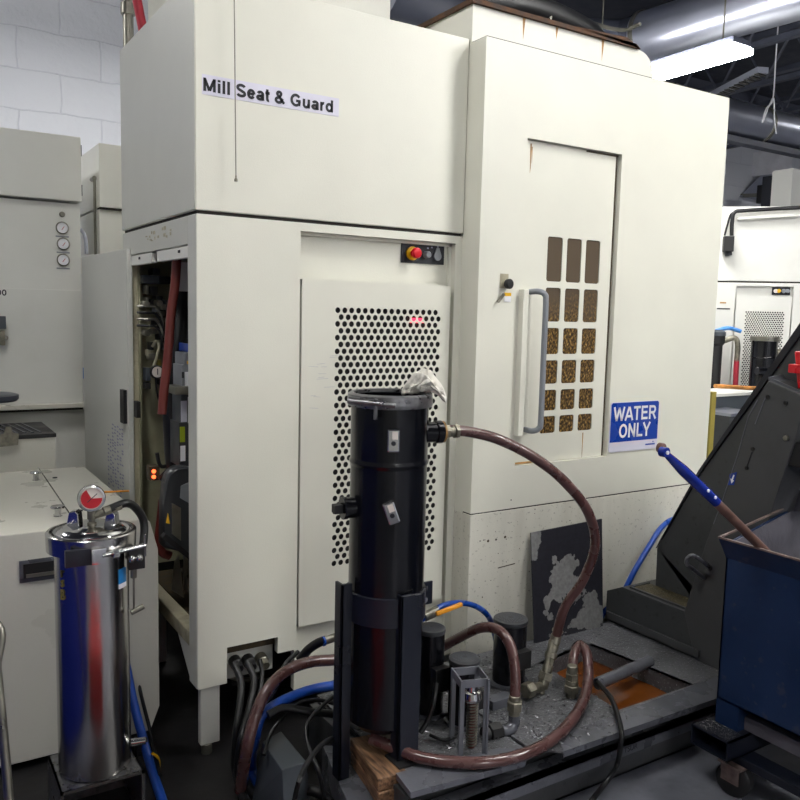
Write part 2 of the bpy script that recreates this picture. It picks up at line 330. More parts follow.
GL = {   # centre-line strokes, cap height 1: (advance, [polylines])
 'M': (1.16, [[(.19, 0), (.19, 1)], [(.97, 0), (.97, 1)], [(.20, .93), (.58, .07)], [(.96, .93), (.58, .07)]]),
 'i': (.39, [[(.195, 0), (.195, .73)], [(.195, .83), (.195, 1)]]), 'l': (.39, [[(.195, 0), (.195, 1)]]),
 'S': (.93, [arc(.47, .735, .30, .18, 15, 180) + arc(.47, .735, .30, .20, 180, 235)[1:] + arc(.47, .27, .31, .18, 45, 0)[1:] + arc(.47, .27, .31, .185, 0, -165)[1:]]),
 'e': (.78, [[(.15, .385), (.63, .385)], arc(.39, .37, .25, .285, 0, 325, 24)]),
 'a': (.78, [arc(.40, .46, .22, .19, 160, 20) + [(.61, .40), (.61, .12), (.64, 0)], arc(.36, .21, .22, .13, 65, 300, 16) + [(.60, .20)], [(.36, .33), (.60, .40)]]),
 't': (.46, [[(.05, .65), (.42, .65)], [(.21, .95), (.21, .20)] + arc(.33, .19, .12, .115, 180, 290, 6)]),
 '&': (1.0, [arc(.42, .77, .17, .15, -60, 200, 18) + [(.30, .66), (.86, .04)], arc(.38, .27, .25, .19, 95, 320, 16) + [(.74, .42)], [(.52, .64), (.38, .46)]]),
 'G': (1.08, [arc(.53, .5, .38, .41, 35, 330, 26) + [(.88, .24), (.88, .45)], [(.55, .45), (.97, .45)]]),
 'u': (.84, [[(.19, .73), (.19, .27)] + arc(.39, .25, .20, .175, 180, 340, 10) + [(.62, .35)], [(.64, 0), (.64, .73)]]),
 'r': (.55, [[(.19, 0), (.19, .73)], [(.19, .40)] + arc(.40, .40, .20, .24, 170, 75, 8)]),
 'd': (.84, [[(.64, 0), (.64, 1)], arc(.39, .365, .24, .275, 0, 360, 24)]),
 'W': (1.30, [[(.08, 1), (.36, .02)], [(.36, .02), (.65, .95)], [(.65, .95), (.94, .02)], [(.94, .02), (1.22, 1)]]),
 'A': (1.0, [[(.08, 0), (.48, .97)], [(.92, 0), (.52, .97)], [(.25, .30), (.75, .30)]]),
 'T': (.86, [[(.03, .905), (.83, .905)], [(.43, 0), (.43, .95)]]),
 'E': (.92, [[(.19, 0), (.19, 1)], [(.15, .095), (.86, .095)], [(.15, .52), (.80, .52)], [(.15, .905), (.84, .905)]]),
 'R': (1.0, [[(.19, 0), (.19, 1)], [(.15, .905), (.60, .905)] + arc(.60, .69, .22, .215, 90, -90, 12)[1:] + [(.15, .475)], [(.55, .47), (.90, .0)]]),
 'O': (1.08, [arc(.54, .5, .38, .41, 0, 360, 30)]), 'N': (1.0, [[(.19, 0), (.19, 1)], [(.81, 0), (.81, 1)], [(.20, .92), (.80, .08)]]),
 'L': (.84, [[(.19, 0), (.19, 1)], [(.15, .095), (.82, .095)]]), 'Y': (.92, [[(.06, 1), (.46, .42)], [(.86, 1), (.46, .42)], [(.46, 0), (.46, .48)]]),
 '0': (.78, [arc(.39, .5, .25, .405, 0, 360, 24)]), ' ': (.38, []),
}
def letters(name, txt, cap, m, parent, mtx, sx=1.0, w=W_):
    total = sum(GL[c][0] for c in txt); mb = MB(); x = -total / 2
    for c in txt:
        for pl in GL[c][1]:
            P = [Vector(((x + q[0]) * cap * sx, (q[1] - .5) * cap, 0)) for q in pl]; closed = (P[0] - P[-1]).length < 1e-6; L = []; Rr = []
            for i, p in enumerate(P):
                if closed and i in (0, len(P) - 1): d1 = (P[1] - P[0]).normalized(); d0_ = (P[-1] - P[-2]).normalized()
                else:
                    d0_ = (p - P[i - 1]).normalized() if i else None; d1 = (P[i + 1] - p).normalized() if i < len(P) - 1 else None
                    d0_ = d0_ or d1; d1 = d1 or d0_
                nn_ = Vector((-(d0_ + d1).y, (d0_ + d1).x, 0)).normalized(); k_ = w * cap / 2 / max(.5, nn_.dot(Vector((-d1.y, d1.x, 0))))
                L.append(p + nn_ * k_); Rr.append(p - nn_ * k_)
            vl = [mb.bm.verts.new(q) for q in L]; vr = [mb.bm.verts.new(q) for q in Rr]
            for i in range(len(P) - 1): mb.bm.faces.new((vl[i], vr[i], vr[i + 1], vl[i + 1]))
        x += GL[c][0]
    mb.xf(mtx); return mb.build(name, m, parent, smooth=False, recalc=False)
def facing(u, v, p):    # matrix taking text x->u, y->v at p
    u = Vector(u).normalized(); v = Vector(v).normalized(); w = u.cross(v)
    m = Matrix((u, v, w)).transposed().to_4x4(); m.translation = Vector(p); return m

# ------------------------------------------------------------------ the setting
def stbox(name, a, b, m): return struct(MB().box(a, b).build(name, m, smooth=False))
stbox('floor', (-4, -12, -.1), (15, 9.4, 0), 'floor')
stbox('ceiling', (-4, -12, 5.0), (15, 9.4, 5.1), 'ceil')
stbox('wall_back', (-4, 9.2, 0), (15, 9.4, 5.0), 'brickB')
stbox('wall_left', (-4.2, -12, 0), (-4, 9.4, 5.0), 'brickR')
stbox('wall_right', (15, -12, 0), (15.2, 9.4, 5.0), 'brickR')
stbox('wall_front', (-4, -12.2, 0), (15, -12, 5.0), 'brickB')

# lights: fluorescent fixtures hung along Y
def fixture(x, y, z, L, label, w=.30):
    t = thing('ceiling_light', label, 'light', (x, y, z), 'fluorescent ceiling lights')
    MB().box((x - w / 2 + .05, y - L / 2 - .01, z + .012), (x + w / 2 - .05, y + L / 2 + .02, z + .05)).build('housing', 'joist', t, smooth=False)
    MB().box((x - w / 2, y - L / 2, z - .035), (x + w / 2, y + L / 2, z + .011), .012).build('diffuser', 'lamp', t)
    h = MB(); top = 5.0
    for dy in (-L / 2 + .15, L / 2 - .15): h.cyl((x, y + dy, z + .065), (x, y + dy, top), .006, 8)
    h.build('hanger_rods', 'zinc', t)
    return t
fixture(5.17, 4.53, 3.58, 1.5, 'bright fluorescent fixture hanging past the top right of the machine')
fixture(4.6, -.6, 4.3, 2.4, 'fluorescent fixture over the hopper side of the aisle, above the viewer')
fixture(-1.6, -6.8, 4.3, 2.4, 'fluorescent fixture far behind the viewer, leftmost of its row')
fixture(.3, -6.8, 4.3, 2.4, 'fluorescent fixture far behind the viewer, second from the left in its row')
fixture(-1.4, -9.8, 4.3, 2.4, 'fluorescent fixture at the far end behind the viewer, on the left')
fixture(.6, -9.8, 4.3, 2.4, 'fluorescent fixture at the far end behind the viewer, on the right')
fixture(6.6, -6.0, 4.3, 2.4, 'fluorescent fixture far behind the viewer, rightmost of its row')
fixture(6.4, -2.4, 4.3, 2.4, 'fluorescent fixture behind the viewer, over the far right aisle')
fixture(-1.6, 6.6, 4.5, 1.2, 'fluorescent fixture behind the left cabinets')
fixture(-.3, 1.6, 4.6, 1.2, 'unseen fluorescent fixture added over the pale cover box')  # added overhead to brighten the cover box top
fixture(3.3, 1.0, 4.5, 1.2, 'unseen fluorescent fixture added over the coolant tank')  # extra lamp, put in to lift the tank tops
fixture(2.2, 6.6, 4.5, 1.2, 'fluorescent fixture by the back wall behind the machine')
fixture(11.4, 4.9, 4.5, 1.6, 'fluorescent fixture over the neighbouring machine at right')
t = thing('added_shade_cabinet', 'unseen tall cream cabinet added behind the viewer to shade the lower left', 'cabinet', (-1.3, -2, 0))  # added out of view, blocks the far lamps to shade the lower left
MB().box((-3.2, -2.9, .0), (.55, -1.9, 2.75)).build('body', 'cabw', t, smooth=False, bevel=.01)
MB().box((-3.1, -1.9, .15), (-1.4, -1.88, 2.65)).build('door', 'cabw', t, smooth=False); MB().box((-1.3, -1.9, .15), (.5, -1.88, 2.65)).build('door', 'cabw', t, smooth=False)

# ceiling steel
for i, x in enumerate((4.4, 7.2, 8.4, 9.7, 11.0)):
    t = thing('roof_joist', ['open web roof joist left of the round duct', 'second open web roof joist, just right of the round duct', 'third open web roof joist', 'fourth open web roof joist', 'farthest right open web roof joist'][i], 'joist', (x, 0, 4.3), 'open web joists under the ceiling')
    m = MB()
    m.bar((x, -3.9, 4.30), (x, 9.1, 4.30), .08, .05); m.bar((x, -3.9, 4.82), (x, 9.1, 4.82), .10, .06)
    m.build('chord', 'joist', t, smooth=False); m = MB(); y = -3.8
    while y < 8.4:
        m.cyl((x, y, 4.32), (x, y + .3, 4.8), .016, 8); m.cyl((x, y + .3, 4.8), (x, y + .6, 4.32), .016, 8); y += .6
    m.build('web', 'joist', t)
for i, y in enumerate((1.6, 3.6, 5.6, 7.8)):
    tag(MB().box((2.2, y - .08, 4.855), (12.9, y + .08, 4.99)).build('ceiling_beam', 'joist', smooth=False), ['dark cross beam nearest the viewer under the ceiling', 'second dark cross beam under the ceiling', 'third dark cross beam under the ceiling', 'rearmost dark cross beam near the back wall'][i], 'beam', 'cross beams under the ceiling')
t = thing('cable_tray', 'slotted steel strip hanging below the joists near the light', 'tray', (6.3, 4.6, 3.75))
a = Z(705, 100, 3.75); b = Z(763, 70, 3.75)
m = MB(); m.bar(a, b, .1, .05); m.build('rail', 'galv', t, smooth=False); m = MB()
for k in range(12):
    p = a.lerp(b, (k + .5) / 12); m.box(p + Vector((-.05, -.02, -.035)), p + Vector((.05, .02, -.024)))
m.build('slot', 'darkin', t, smooth=False)
# ducts
t = thing('round_duct', 'large galvanised round duct crossing the upper right corner', 'duct', (4.6, 3.6, 4.0))
da = Vector((5.92, 5.36, 4.2)); db = Vector((6.1, 3.5, 4.2))
dd = (db - da).normalized()
M_ = MB(); M_.lathe([(0, -.02), (.215, -.02), (.215, 5.2), (0, 5.2)], da, db - da, 48); M_.build('pipe', 'galv', t)
for h0 in (0, 2.4): m = MB(); m.lathe([(.217, h0), (.228, h0), (.228, h0 + .04), (.217, h0 + .04)], da, db - da, 48); m.build('seam_band', 'zinc', t)
m = MB(); m.tube([da, da - dd * .25 + Vector((-.05, 0, 0)), da + Vector((-.5, .45, .0)), da + Vector((-1.1, .55, .02)), da + Vector((-2.4, .55, .05))], .2, 32); lab(m.build('elbow', 'joist', t), 'dark flexible duct elbow')
t = thing('round_duct', 'second galvanised duct running along the back wall at far right', 'duct', (8, 5.3, 3.7))
m = MB(); m.lathe([(0, 0), (.19, 0), (.19, 6.2), (0, 6.2)], (6.4, 5.7, 3.80), (1, 0, 0), 40); m.build('pipe', 'galv', t)
for k in range(4): m = MB(); m.lathe([(.19, k * 1.5 + .3), (.202, k * 1.5 + .3), (.202, k * 1.5 + .34), (.19, k * 1.5 + .34)], (6.4, 5.7, 3.80), (1, 0, 0), 40); m.build('seam_band', 'zinc', t)
m = MB(); m.box((6.4, 5.60, 3.54), (12.8, 5.72, 3.60)); m.build('bracket_rail', 'joist', t, smooth=False)
# hanging clutter above the machine
tag(MB().tube([Z(540, 0, 3.4), Z(560, 6, 3.4), Z(590, 22, 3.4), Z(622, 30, 3.4), Z(640, 24, 3.4)], .012, 8).build('ceiling_cable', 'zinc'), 'thin grey cable drooping above the top cover of the machine', 'cable')
w0 = Y(773, 98, 5.2)
tag(MB().tube([Vector((w0.x, w0.y, 5.0)), w0 + Vector((0, 0, .4)), w0, w0 + Vector((-.1, 0, -.12)), w0 + Vector((-.14, 0, -.26)), w0, w0 + Vector((.05, 0, -.2)), w0 + Vector((.1, 0, -.34))], .007, 8).build('wire_hook', 'white'), 'white wire bundle dangling in front of the right rear duct', 'wire')
# back wall fittings at right
p = Y(779, 168, 8.8)
t = thing('wall_duct', 'white square box duct with sloped end on the right back wall', 'duct', (p.x, p.y, p.z))
MB().box((p.x - .18, 8.7, p.z - .12), (p.x + .22, 9.2, p.z + .30)).build('box', 'white', t, smooth=False)
MB().prism([(p.x - .18, 8.72, p.z - .12), (p.x + .22, 8.72, p.z - .12), (p.x + .0, 8.9, p.z - .5), (p.x - .5, 8.9, p.z - .5)], (0, .3, 0)).build('sloped_end', 'galv', t, smooth=False)
p = Y(767, 194, 8.4)
t = thing('wall_speaker', 'small black box on a bracket at the right back wall', 'box', p)
MB().box((p.x - .14, 8.3, p.z - .16), (p.x + .14, 8.5, p.z + .14), .02).build('case', 'blackmatte', t)
MB().bar((p.x + .1, 8.4, p.z), (p.x + .45, 9.19, p.z + .1), .06, .06).build('bracket', 'zinc', t)
a = Y(782, 174, 5.9); b = Y(791, 172, 5.9)
tag(MB().box((a.x, 5.9, 0), (b.x, 6.15, a.z)).build('dark_screen', 'navy', smooth=False), 'dark narrow panel edge standing behind the neighbouring machine', 'panel')
a = Y(793, 168, 5.6)
tag(MB().box((a.x, 5.6, 0), (a.x + 1.2, 5.85, a.z)).build('wall_cabinet', 'cabw', smooth=False), 'cream cabinet top at the right edge behind the neighbouring machine', 'cabinet')
# conduit and red pipe above the left cabinets
a = Y(128, 0, 5.9); 
t = thing('conduit', 'vertical grey steel conduit at top left beside the upper housing', 'pipe', (a.x, 5.9, 2.9))
MB().cyl((a.x, 5.9, 2.2), (a.x, 5.9, 5.0), .036, 16).build('tube', 'zinc', t)
MB().cyl((a.x, 5.9, a.z - .1), (a.x, 5.9, a.z - .02), .05, 16).build('coupling', 'zinc', t)
a = Y(137, 0, 5.2); b = Y(143, 30, 5.2); d = b - a
tag(MB().cyl(a + d * ((5.0 - a.z) / d.z), b + d * 2, .028, 16).build('red_pipe', 'redp'), 'red pipe dropping down behind the upper left housing', 'pipe')

# ------------------------------------------------------------------ the big machine
X0, YF, XR, YB = .912, 2.772, 2.049, 2.659
mc = thing('machining_center', 'huge cream machining centre filling the middle, with lettered upper housing and barred window door', 'machine', (X0, YF, 0))
# lower left front skin, pieces share one plane
m = MB()
m.box((X0, YF, .40), (1.304, YF + .03, 1.973)); m.box((X0, YF, .262), (1.022, YF + .03, .40)); m.box((1.226, YF, .335), (1.304, YF + .03, .40))
m.box((1.304, YF, 1.942), (2.012, YF + .03, 1.973)); m.box((2.012, YF, .16), (2.034, YF + .03, 1.973))
m.box((1.304, YF + .02, .16), (2.012, YF + .05, .425))
m.box((1.304, YF + .03, .42), (1.312, YF + .05, 1.945)); m.box((1.304, YF + .03, 1.93), (2.012, YF + .05, 1.945)); m.box((2.0, YF + .03, .42), (2.012, YF + .05, 1.945))
m.box((2.037, YF + .004, .16), (XR, YF + .03, 1.973))
m.build('front_panel', 'cream', mc, smooth=False)
m = MB(); m.box((1.304, YF + .045, 1.75), (2.012, YF + .06, 1.945)); m.build('recess_panel', 'cream', mc, smooth=False)
# side frame of the service opening
m = MB()
m.box((X0 - .004, YF + .003, .262), (X0 + .03, 2.862, 1.973)); m.box((X0 - .004, 2.862, 1.872), (X0 + .03, 3.79, 1.973)); m.box((X0 - .002, 3.69, .40), (X0 + .03, 3.79, .455))
m.prism([(X0, 2.862, .40), (X0, 2.862, .262), (X0, 3.03, .40)], (.03, 0, 0))
m.build('side_frame', 'side', mc, smooth=False, bevel=.003)
m = MB(); m.box((X0 - .004, 2.862, .395), (X0 + .05, 3.79, .452)); lab(m.build('sill', 'creamdirty', mc, smooth=False, bevel=.004), 'grimy oil-stained sill')
m = MB(); m.box((X0 - .003, 2.862, 1.828), (X0 + .02, 3.25, 1.868)); m.box((X0 - .003, 3.33, 1.828), (X0 + .02, 3.66, 1.868)); r_ = m.build('slide_rail', 'cabw', mc, smooth=False)
m = MB(); m.box((X0 - .006, 2.95, 1.848), (X0 - .003, 2.97, 1.858)); m.box((X0 - .006, 3.5, 1.848), (X0 - .003, 3.52, 1.858)); m.build('rail_hole', 'ink', r_, smooth=False)
# inside of the service compartment
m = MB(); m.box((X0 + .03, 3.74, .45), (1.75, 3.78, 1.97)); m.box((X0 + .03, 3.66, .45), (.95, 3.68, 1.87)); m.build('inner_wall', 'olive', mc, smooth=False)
m = MB(); m.box((1.42, 2.86, .45), (1.45, 3.74, 1.96)); m.box((X0 + .03, 2.81, 1.955), (1.45, 3.74, 1.97)); m.build('inner_partition', 'darkin', mc, smooth=False)
m = MB(); m.box((X0 + .05, 2.81, .36), (1.45, 3.74, .41)); m.box((X0 + .06, 2.95, .41), (.99, 3.6, .44)); m.build('compartment_floor', 'grime', mc, smooth=False)
m = MB(); m.box(Y(178, 262, 3.3), Y(196, 292, 3.36)); m.build('inner_plate', 'cabw', mc, smooth=False)
# things fixed inside
def ib(name, px0, py0, px1, py1, y, d, mt, bev=.004):
    a = Y(px0, py0, y); b = Y(px1, py1, y); return MB().box((a.x, y, a.z), (b.x, y + d, b.z), bev).build(name, mt, mc)
v = ib('valve_block', 143, 275, 161, 284, 3.62, .08, 'dgrey'); ib('valve_block', 160, 276, 171, 284, 3.61, .09, 'darkin'); ib('valve_block', 153, 268, 160, 275, 3.63, .08, 'navy')
ib('solenoid', 146, 285, 149, 294, 3.62, .06, 'zinc'); ib('solenoid', 151, 286, 158, 295, 3.61, .07, 'darkin'); ib('solenoid', 156, 296, 163, 305, 3.62, .06, 'blackmatte'); ib('manifold', 159, 300, 168, 318, 3.64, .05, 'grime')
for i, (yy) in enumerate((306, 312.5, 319, 325.5)):
    m = MB(); m.tube([Y(137, yy, 3.6), Y(148, yy + .3, 3.58), Y(155, yy + 1, 3.58), Y(160, yy + 7, 3.58), Y(163, yy + 16, 3.58), Y(164.5, 345, 3.6)], .0055, 8); m.build('air_tube', 'blackcable' if i % 2 else 'zinc', mc)
for i, (x_, y_) in enumerate(((147, 304), (148, 333), (160, 303), (164, 307))):
    c = Y(x_, y_, 3.56); m = MB(); m.cyl(c, c + Vector((0, .06, 0)), .014, 12); m.build('fitting', 'zinc' if i < 2 else 'brass', mc)
m = MB(); m.tube([Y(152, 347, 3.6), Y(156, 341, 3.6), Y(159, 346, 3.6), Y(157, 356, 3.6), Y(154, 366, 3.6)], .006, 8); m.build('cream_tube', 'creamdirty', mc)
ib('regulator', 150, 342, 154, 350, 3.6, .05, 'blackmatte'); ib('regulator', 149, 354, 156, 360, 3.6, .05, 'zinc'); ib('regulator', 146, 368, 151, 381, 3.62, .05, 'dgrey')
c = Y(157.5, 372, 3.58); g = MB().lathe([(0, .03), (.026, .03), (.030, .02), (.030, 0), (.025, -.003), (.025, .002), (0, .002)], c, (0, 1, 0), 24).build('pressure_gauge', 'blackmatte', mc)
MB().lathe([(0, 0), (.024, 0), (.024, .002), (0, .002)], c + Vector((0, -.001, 0)), (0, 1, 0), 24).build('dial', 'gauge', g)
MB().box(c + Vector((-.002, -.003, -.012)), c + Vector((.002, -.002, .015))).build('needle', 'ink', g, smooth=False)
m = MB(); m.tube([Y(156, 378, 3.6), Y(157, 392, 3.6), Y(160, 404, 3.62), Y(164, 415, 3.62)], .004, 6); m.build('air_tube', 'blackcable', mc)
m = MB(); m.tube([Y(177, 256, 3.12), Y(175, 285, 3.12), Y(171, 315, 3.12), Y(168, 355, 3.12), Y(164, 390, 3.12), Y(162, 414, 3.12)], .0175, 16); lab(m.build('red_hose', 'redpipe', mc), 'thick dark red hose')
for k, (x1_, x2_, x3_) in enumerate(((182, 178, 171), (186, 182, 176), (190, 187, 183))):
    m = MB(); m.tube([Y(x1_, 290, 3.35), Y(x2_, 330, 3.3), Y(x3_ , 380, 3.3), Y(x3_, 430, 3.3), Y(x3_ + 3, 475, 3.3)], .032, 14); m.build('black_hose', 'blackcable', mc)
m = MB(); m.box((Y(170, 300, 3.5).x, 3.5, .6), (1.42, 3.56, 1.68)); m.build('back_plate', 'darkin', mc, smooth=False)
def ub(name, px0, py0, px1, py1, mt, y=3.14, d=.12): 
    a = Y(px0, py0, y); b = Y(px1, py1, y); return MB().box((a.x, y, a.z), (b.x, y + d, b.z), .003).build(name, mt, mc)
ub('servo_drive', 184, 353, 200, 366, 'drive'); ub('servo_drive', 182, 365, 200, 390, 'drive'); ub('drive_bracket', 175, 387, 200, 394, 'zinc', 3.10); ub('servo_drive', 181, 395, 200, 423, 'dgrey')
ub('servo_drive', 179, 423, 200, 465, 'motor'); ub('blue_plug', 188, 344, 192, 352, 'signblue')
def stick(name, px0, py0, px1, py1, mt, y=3.136): 
    a = Y(px0, py0, y); b = Y(px1, py1, y); return MB().box((a.x, y, a.z), (b.x, y + .003, b.z)).build(name, mt, mc, smooth=False)
stick('lime_label', 180, 427, 185, 442, 'greenl'); stick('white_label', 180.5, 446, 185.5, 461, 'white'); stick('paper_label', 181, 401, 187, 422, 'lav'); stick('paper_label', 188, 397, 192, 423, 'white')
stick('data_label', 185, 372, 190, 388, 'white'); stick('warning_label', 187, 361, 190, 364, 'yellow'); stick('switch', 182, 372, 184, 378, 'ink', 3.13)
# small pneumatic valves and regulators clustered on the inner wall
for (vx, vy, vw, vh, mt) in ((146, 297, 3, 4, 'zinc'), (150, 299, 4, 6, 'darkin'), (155, 308, 4, 4, 'drive'), (160, 311, 5, 5, 'brass'), (165, 300, 4, 9, 'dgrey'), (154, 320, 4, 5, 'blackmatte'), (160, 322, 5, 7, 'darkin'), (165, 318, 3, 8, 'brass'), (152, 329, 5, 5, 'zinc'), (158, 334, 6, 6, 'blackmatte'), (148, 350, 3, 6, 'creamdirty'), (158, 360, 3, 6, 'yellowtext'), (160, 380, 4, 5, 'darkin'), (146, 383, 5, 6, 'darkin'), (163, 340, 4, 10, 'dgrey')):
    ib('pneumatic_valve', vx, vy, vx + vw, vy + vh, 3.61, .05, mt, .003)
# motor with rounded top
yM = 3.08
pts = [Y(x_, y_, yM) for x_, y_ in [(163, 548), (164, 505), (165.5, 484), (169, 474), (176, 468), (186, 467), (200, 470), (200, 556)]]
mo = MB().prism(pts, (0, .07, 0), .008).build('motor', 'motor', mc)
MB().prism([Y(x_, y_, yM - .004) for x_, y_ in [(172, 503), (181, 508), (181, 541), (172, 534)]], (0, .003, 0)).build('name_plate', 'zinc', mo, smooth=False)
MB().prism([Y(x_, y_, yM - .004) for x_, y_ in [(181, 486), (192, 481), (192, 505), (180, 498)]], (0, .003, 0)).build('name_plate', 'drive', mo, smooth=False)
MB().prism([Y(x_, y_, yM - .004) for x_, y_ in [(166, 523), (168, 513), (170, 524)]], (0, .003, 0)).build('warning_triangle', 'yellow', mo, smooth=False)
m = MB(); m.bar(Y(163, 535, 3.04), Y(196, 562, 3.04), .03, .02); m.build('motor_rail', 'blackmatte', mc, smooth=False)
m = MB(); m.prism([Y(x_, y_, 3.12) for x_, y_ in [(175, 562), (179, 556), (184, 598), (172, 590)]], (0, .01, 0)); m.prism([Y(x_, y_, 3.13) for x_, y_ in [(184, 556), (188, 556), (188, 592), (184, 590)]], (0, .01, 0)); m.build('motor_mount', 'zinc', mc, smooth=False)
m = MB(); m.tube([Y(163, 500, 3.2), Y(161, 520, 3.2), Y(159, 540, 3.2), Y(162, 552, 3.2), Y(170, 556, 3.2)], .018, 12); m.build('red_hose', 'redpipe', mc)
sb = ib('sensor_block', 150, 467, 160, 480, 3.3, .06, 'grime'); 
for yy in (471.5, 477):
    c = Y(154, yy, 3.295); MB().lathe([(0, 0), (.008, 0), (.008, .006), (0, .006)], c, (0, 1, 0), 12).build('indicator_lamp', 'led', mc)
m = MB(); m.tube([Y(157, 453, 3.3), Y(160, 465, 3.3), Y(166, 466, 3.3), Y(172, 460, 3.3)], .008, 8); m.tube([Y(160, 480, 3.3), Y(166, 474, 3.3), Y(170, 470, 3.3)], .016, 8); m.build('sensor_cable', 'blackcable', mc)
# dark hardware visible below the sill
for k in range(9):
    yy = 3.0 + .07 * k; z_ = .1 + .028 * k
    m = MB(); m.tube([(1.0 + .02 * k, yy, z_), (1.08, yy + .1, z_ + .05), (1.2, yy + .05, z_ + .02), (1.3, yy + .15, z_ - .03)], .011, 8); m.build('underside_pipe', ['zinc', 'blackcable', 'dgrey'][k % 3], mc)
m = MB(); m.box((1.2, 3.2, .03), (3.4, 4.7, .5)); m.build('casting_base', 'darkin', mc, smooth=False)
# open service door folded back
da_ = X(128, 253, .90); A1 = Vector((.890, 3.655, 0)); B1 = Vector((.868, 4.50, 0))
dz0, dz1 = .50, 1.90
dn = (B1 - A1).normalized(); nn = Vector((-dn.y, dn.x, 0))
def dp(t, z, o=0): p = A1.lerp(B1, t) + nn * o * (1 if nn.x < 0 else -1); return Vector((p.x, p.y, z))
sd = MB().hexa([dp(0, dz0), dp(1, dz0), dp(1, dz0, -.025), dp(0, dz0, -.025), dp(0, dz1), dp(1, dz1), dp(1, dz1, -.025), dp(0, dz1, -.025)]).build('service_door', 'side', mc, smooth=False, bevel=.003)
MB().hexa([dp(.02, 1.13, .001), dp(.09, 1.13, .001), dp(.09, 1.13, .016), dp(.02, 1.13, .016), dp(.02, 1.28, .001), dp(.09, 1.28, .001), dp(.09, 1.28, .016), dp(.02, 1.28, .016)]).build('door_handle', 'blackmatte', sd, smooth=False)
w_ = MB(); random.seed(3)
for c_ in range(7):
    z = 1.10
    while z > .72:
        h = random.uniform(.008, .02); tt = .10 + c_ * .05 + random.uniform(-.006, .006)
        if random.random() < .8 and not (c_ > 4 and z > 1.04): w_.hexa([dp(tt, z - h, .0005), dp(tt + .03, z - h, .0005), dp(tt + .03, z - h, .0015), dp(tt, z - h, .0015), dp(tt, z - h + .006, .0005), dp(tt + .03, z - h + .008, .0005), dp(tt + .03, z - h + .008, .0015), dp(tt, z - h + .006, .0015)])
        z -= h + .004
lab(w_.build('pencil_note', 'ghost', sd, smooth=False), 'faint handwritten notes')
m = MB(); m.box((X0 - .004, 3.675, .455), (X0 + .032, 3.79, 1.868)); m.build('rear_post', 'creamdirty', mc, smooth=False)
m = MB(); m.box((X0 - .012, 3.55, 1.17), (X0 + .005, 3.60, 1.24)); m.build('door_latch', 'darkin', mc, smooth=False)
# upper housing
m = MB(); m.box((X0 - .005, YF - .004, 1.985), (2.046, 3.80, 2.765)); m.build('upper_housing', 'cream', mc, smooth=False, bevel=.004)
m = MB(); m.box((X0 - .0065, YF + .006, 1.99), (X0 - .003, 3.79, 2.76)); m.build('housing_side', 'side', mc, smooth=False)  # thin sheet in the shaded cream, darkens the side face
m = MB(); m.box((X0 + .004, YF + .004, 1.973), (2.04, 3.78, 1.985)); m.build('seam_gasket', 'seam', mc, smooth=False)
m = MB(); m.box((XR + .002, YB + .06, .10), (3.56, 4.7, 2.745)); m.build('machine_core', 'cream', mc, smooth=False)
# side scuffs on header
m = MB(); random.seed(5)
for k in range(16):
    y_ = 3.05 + random.random() * .35; z_ = 1.91 + random.random() * .035; m.box((X0 - .006, y_, z_), (X0 - .0045, y_ + random.uniform(.008, .03), z_ + random.uniform(.003, .014)))
m.build('glue_scuff', 'creamdirty', mc, smooth=False)
# name banner on the upper housing
ban = MB().prism([(.930, YF - .0052, 2.371), (1.452, YF - .0052, 2.371), (1.452, YF - .0052, 2.437), (.930, YF - .0052, 2.437)], (0, .001, 0)).build('name_banner', 'lav', mc, smooth=False); lab(ban, 'white strip reading Mill Seat & Guard in black')
letters('banner_lettering', 'Mill Seat & Guard', .0435, 'ink', ban, facing((1, 0, 0), (0, 0, 1), (1.181, YF - .0062, 2.404)), sx=1.0, w=.225)
# the cord hanging from above
cd = thing('hanging_cord', 'thin grey pull cord with a brass end hanging in front of the lettered strip', 'cord', (1.03, 2.72, 2.1))
a = Y(234, -30, 2.735); b = Y(236, 178, 2.735)
MB().tube([a + Vector((0, 0, 1.0)), a, b], .0022, 8, smooth=False).build('cord', 'zinc', cd)
MB().lathe([(0, 0), (.006, .0), (.006, .008), (.003, .012), (.003, .02), (0, .02)], b - Vector((0, 0, .012)), (0, 0, 1), 12).build('cord_end', 'brass', cd)
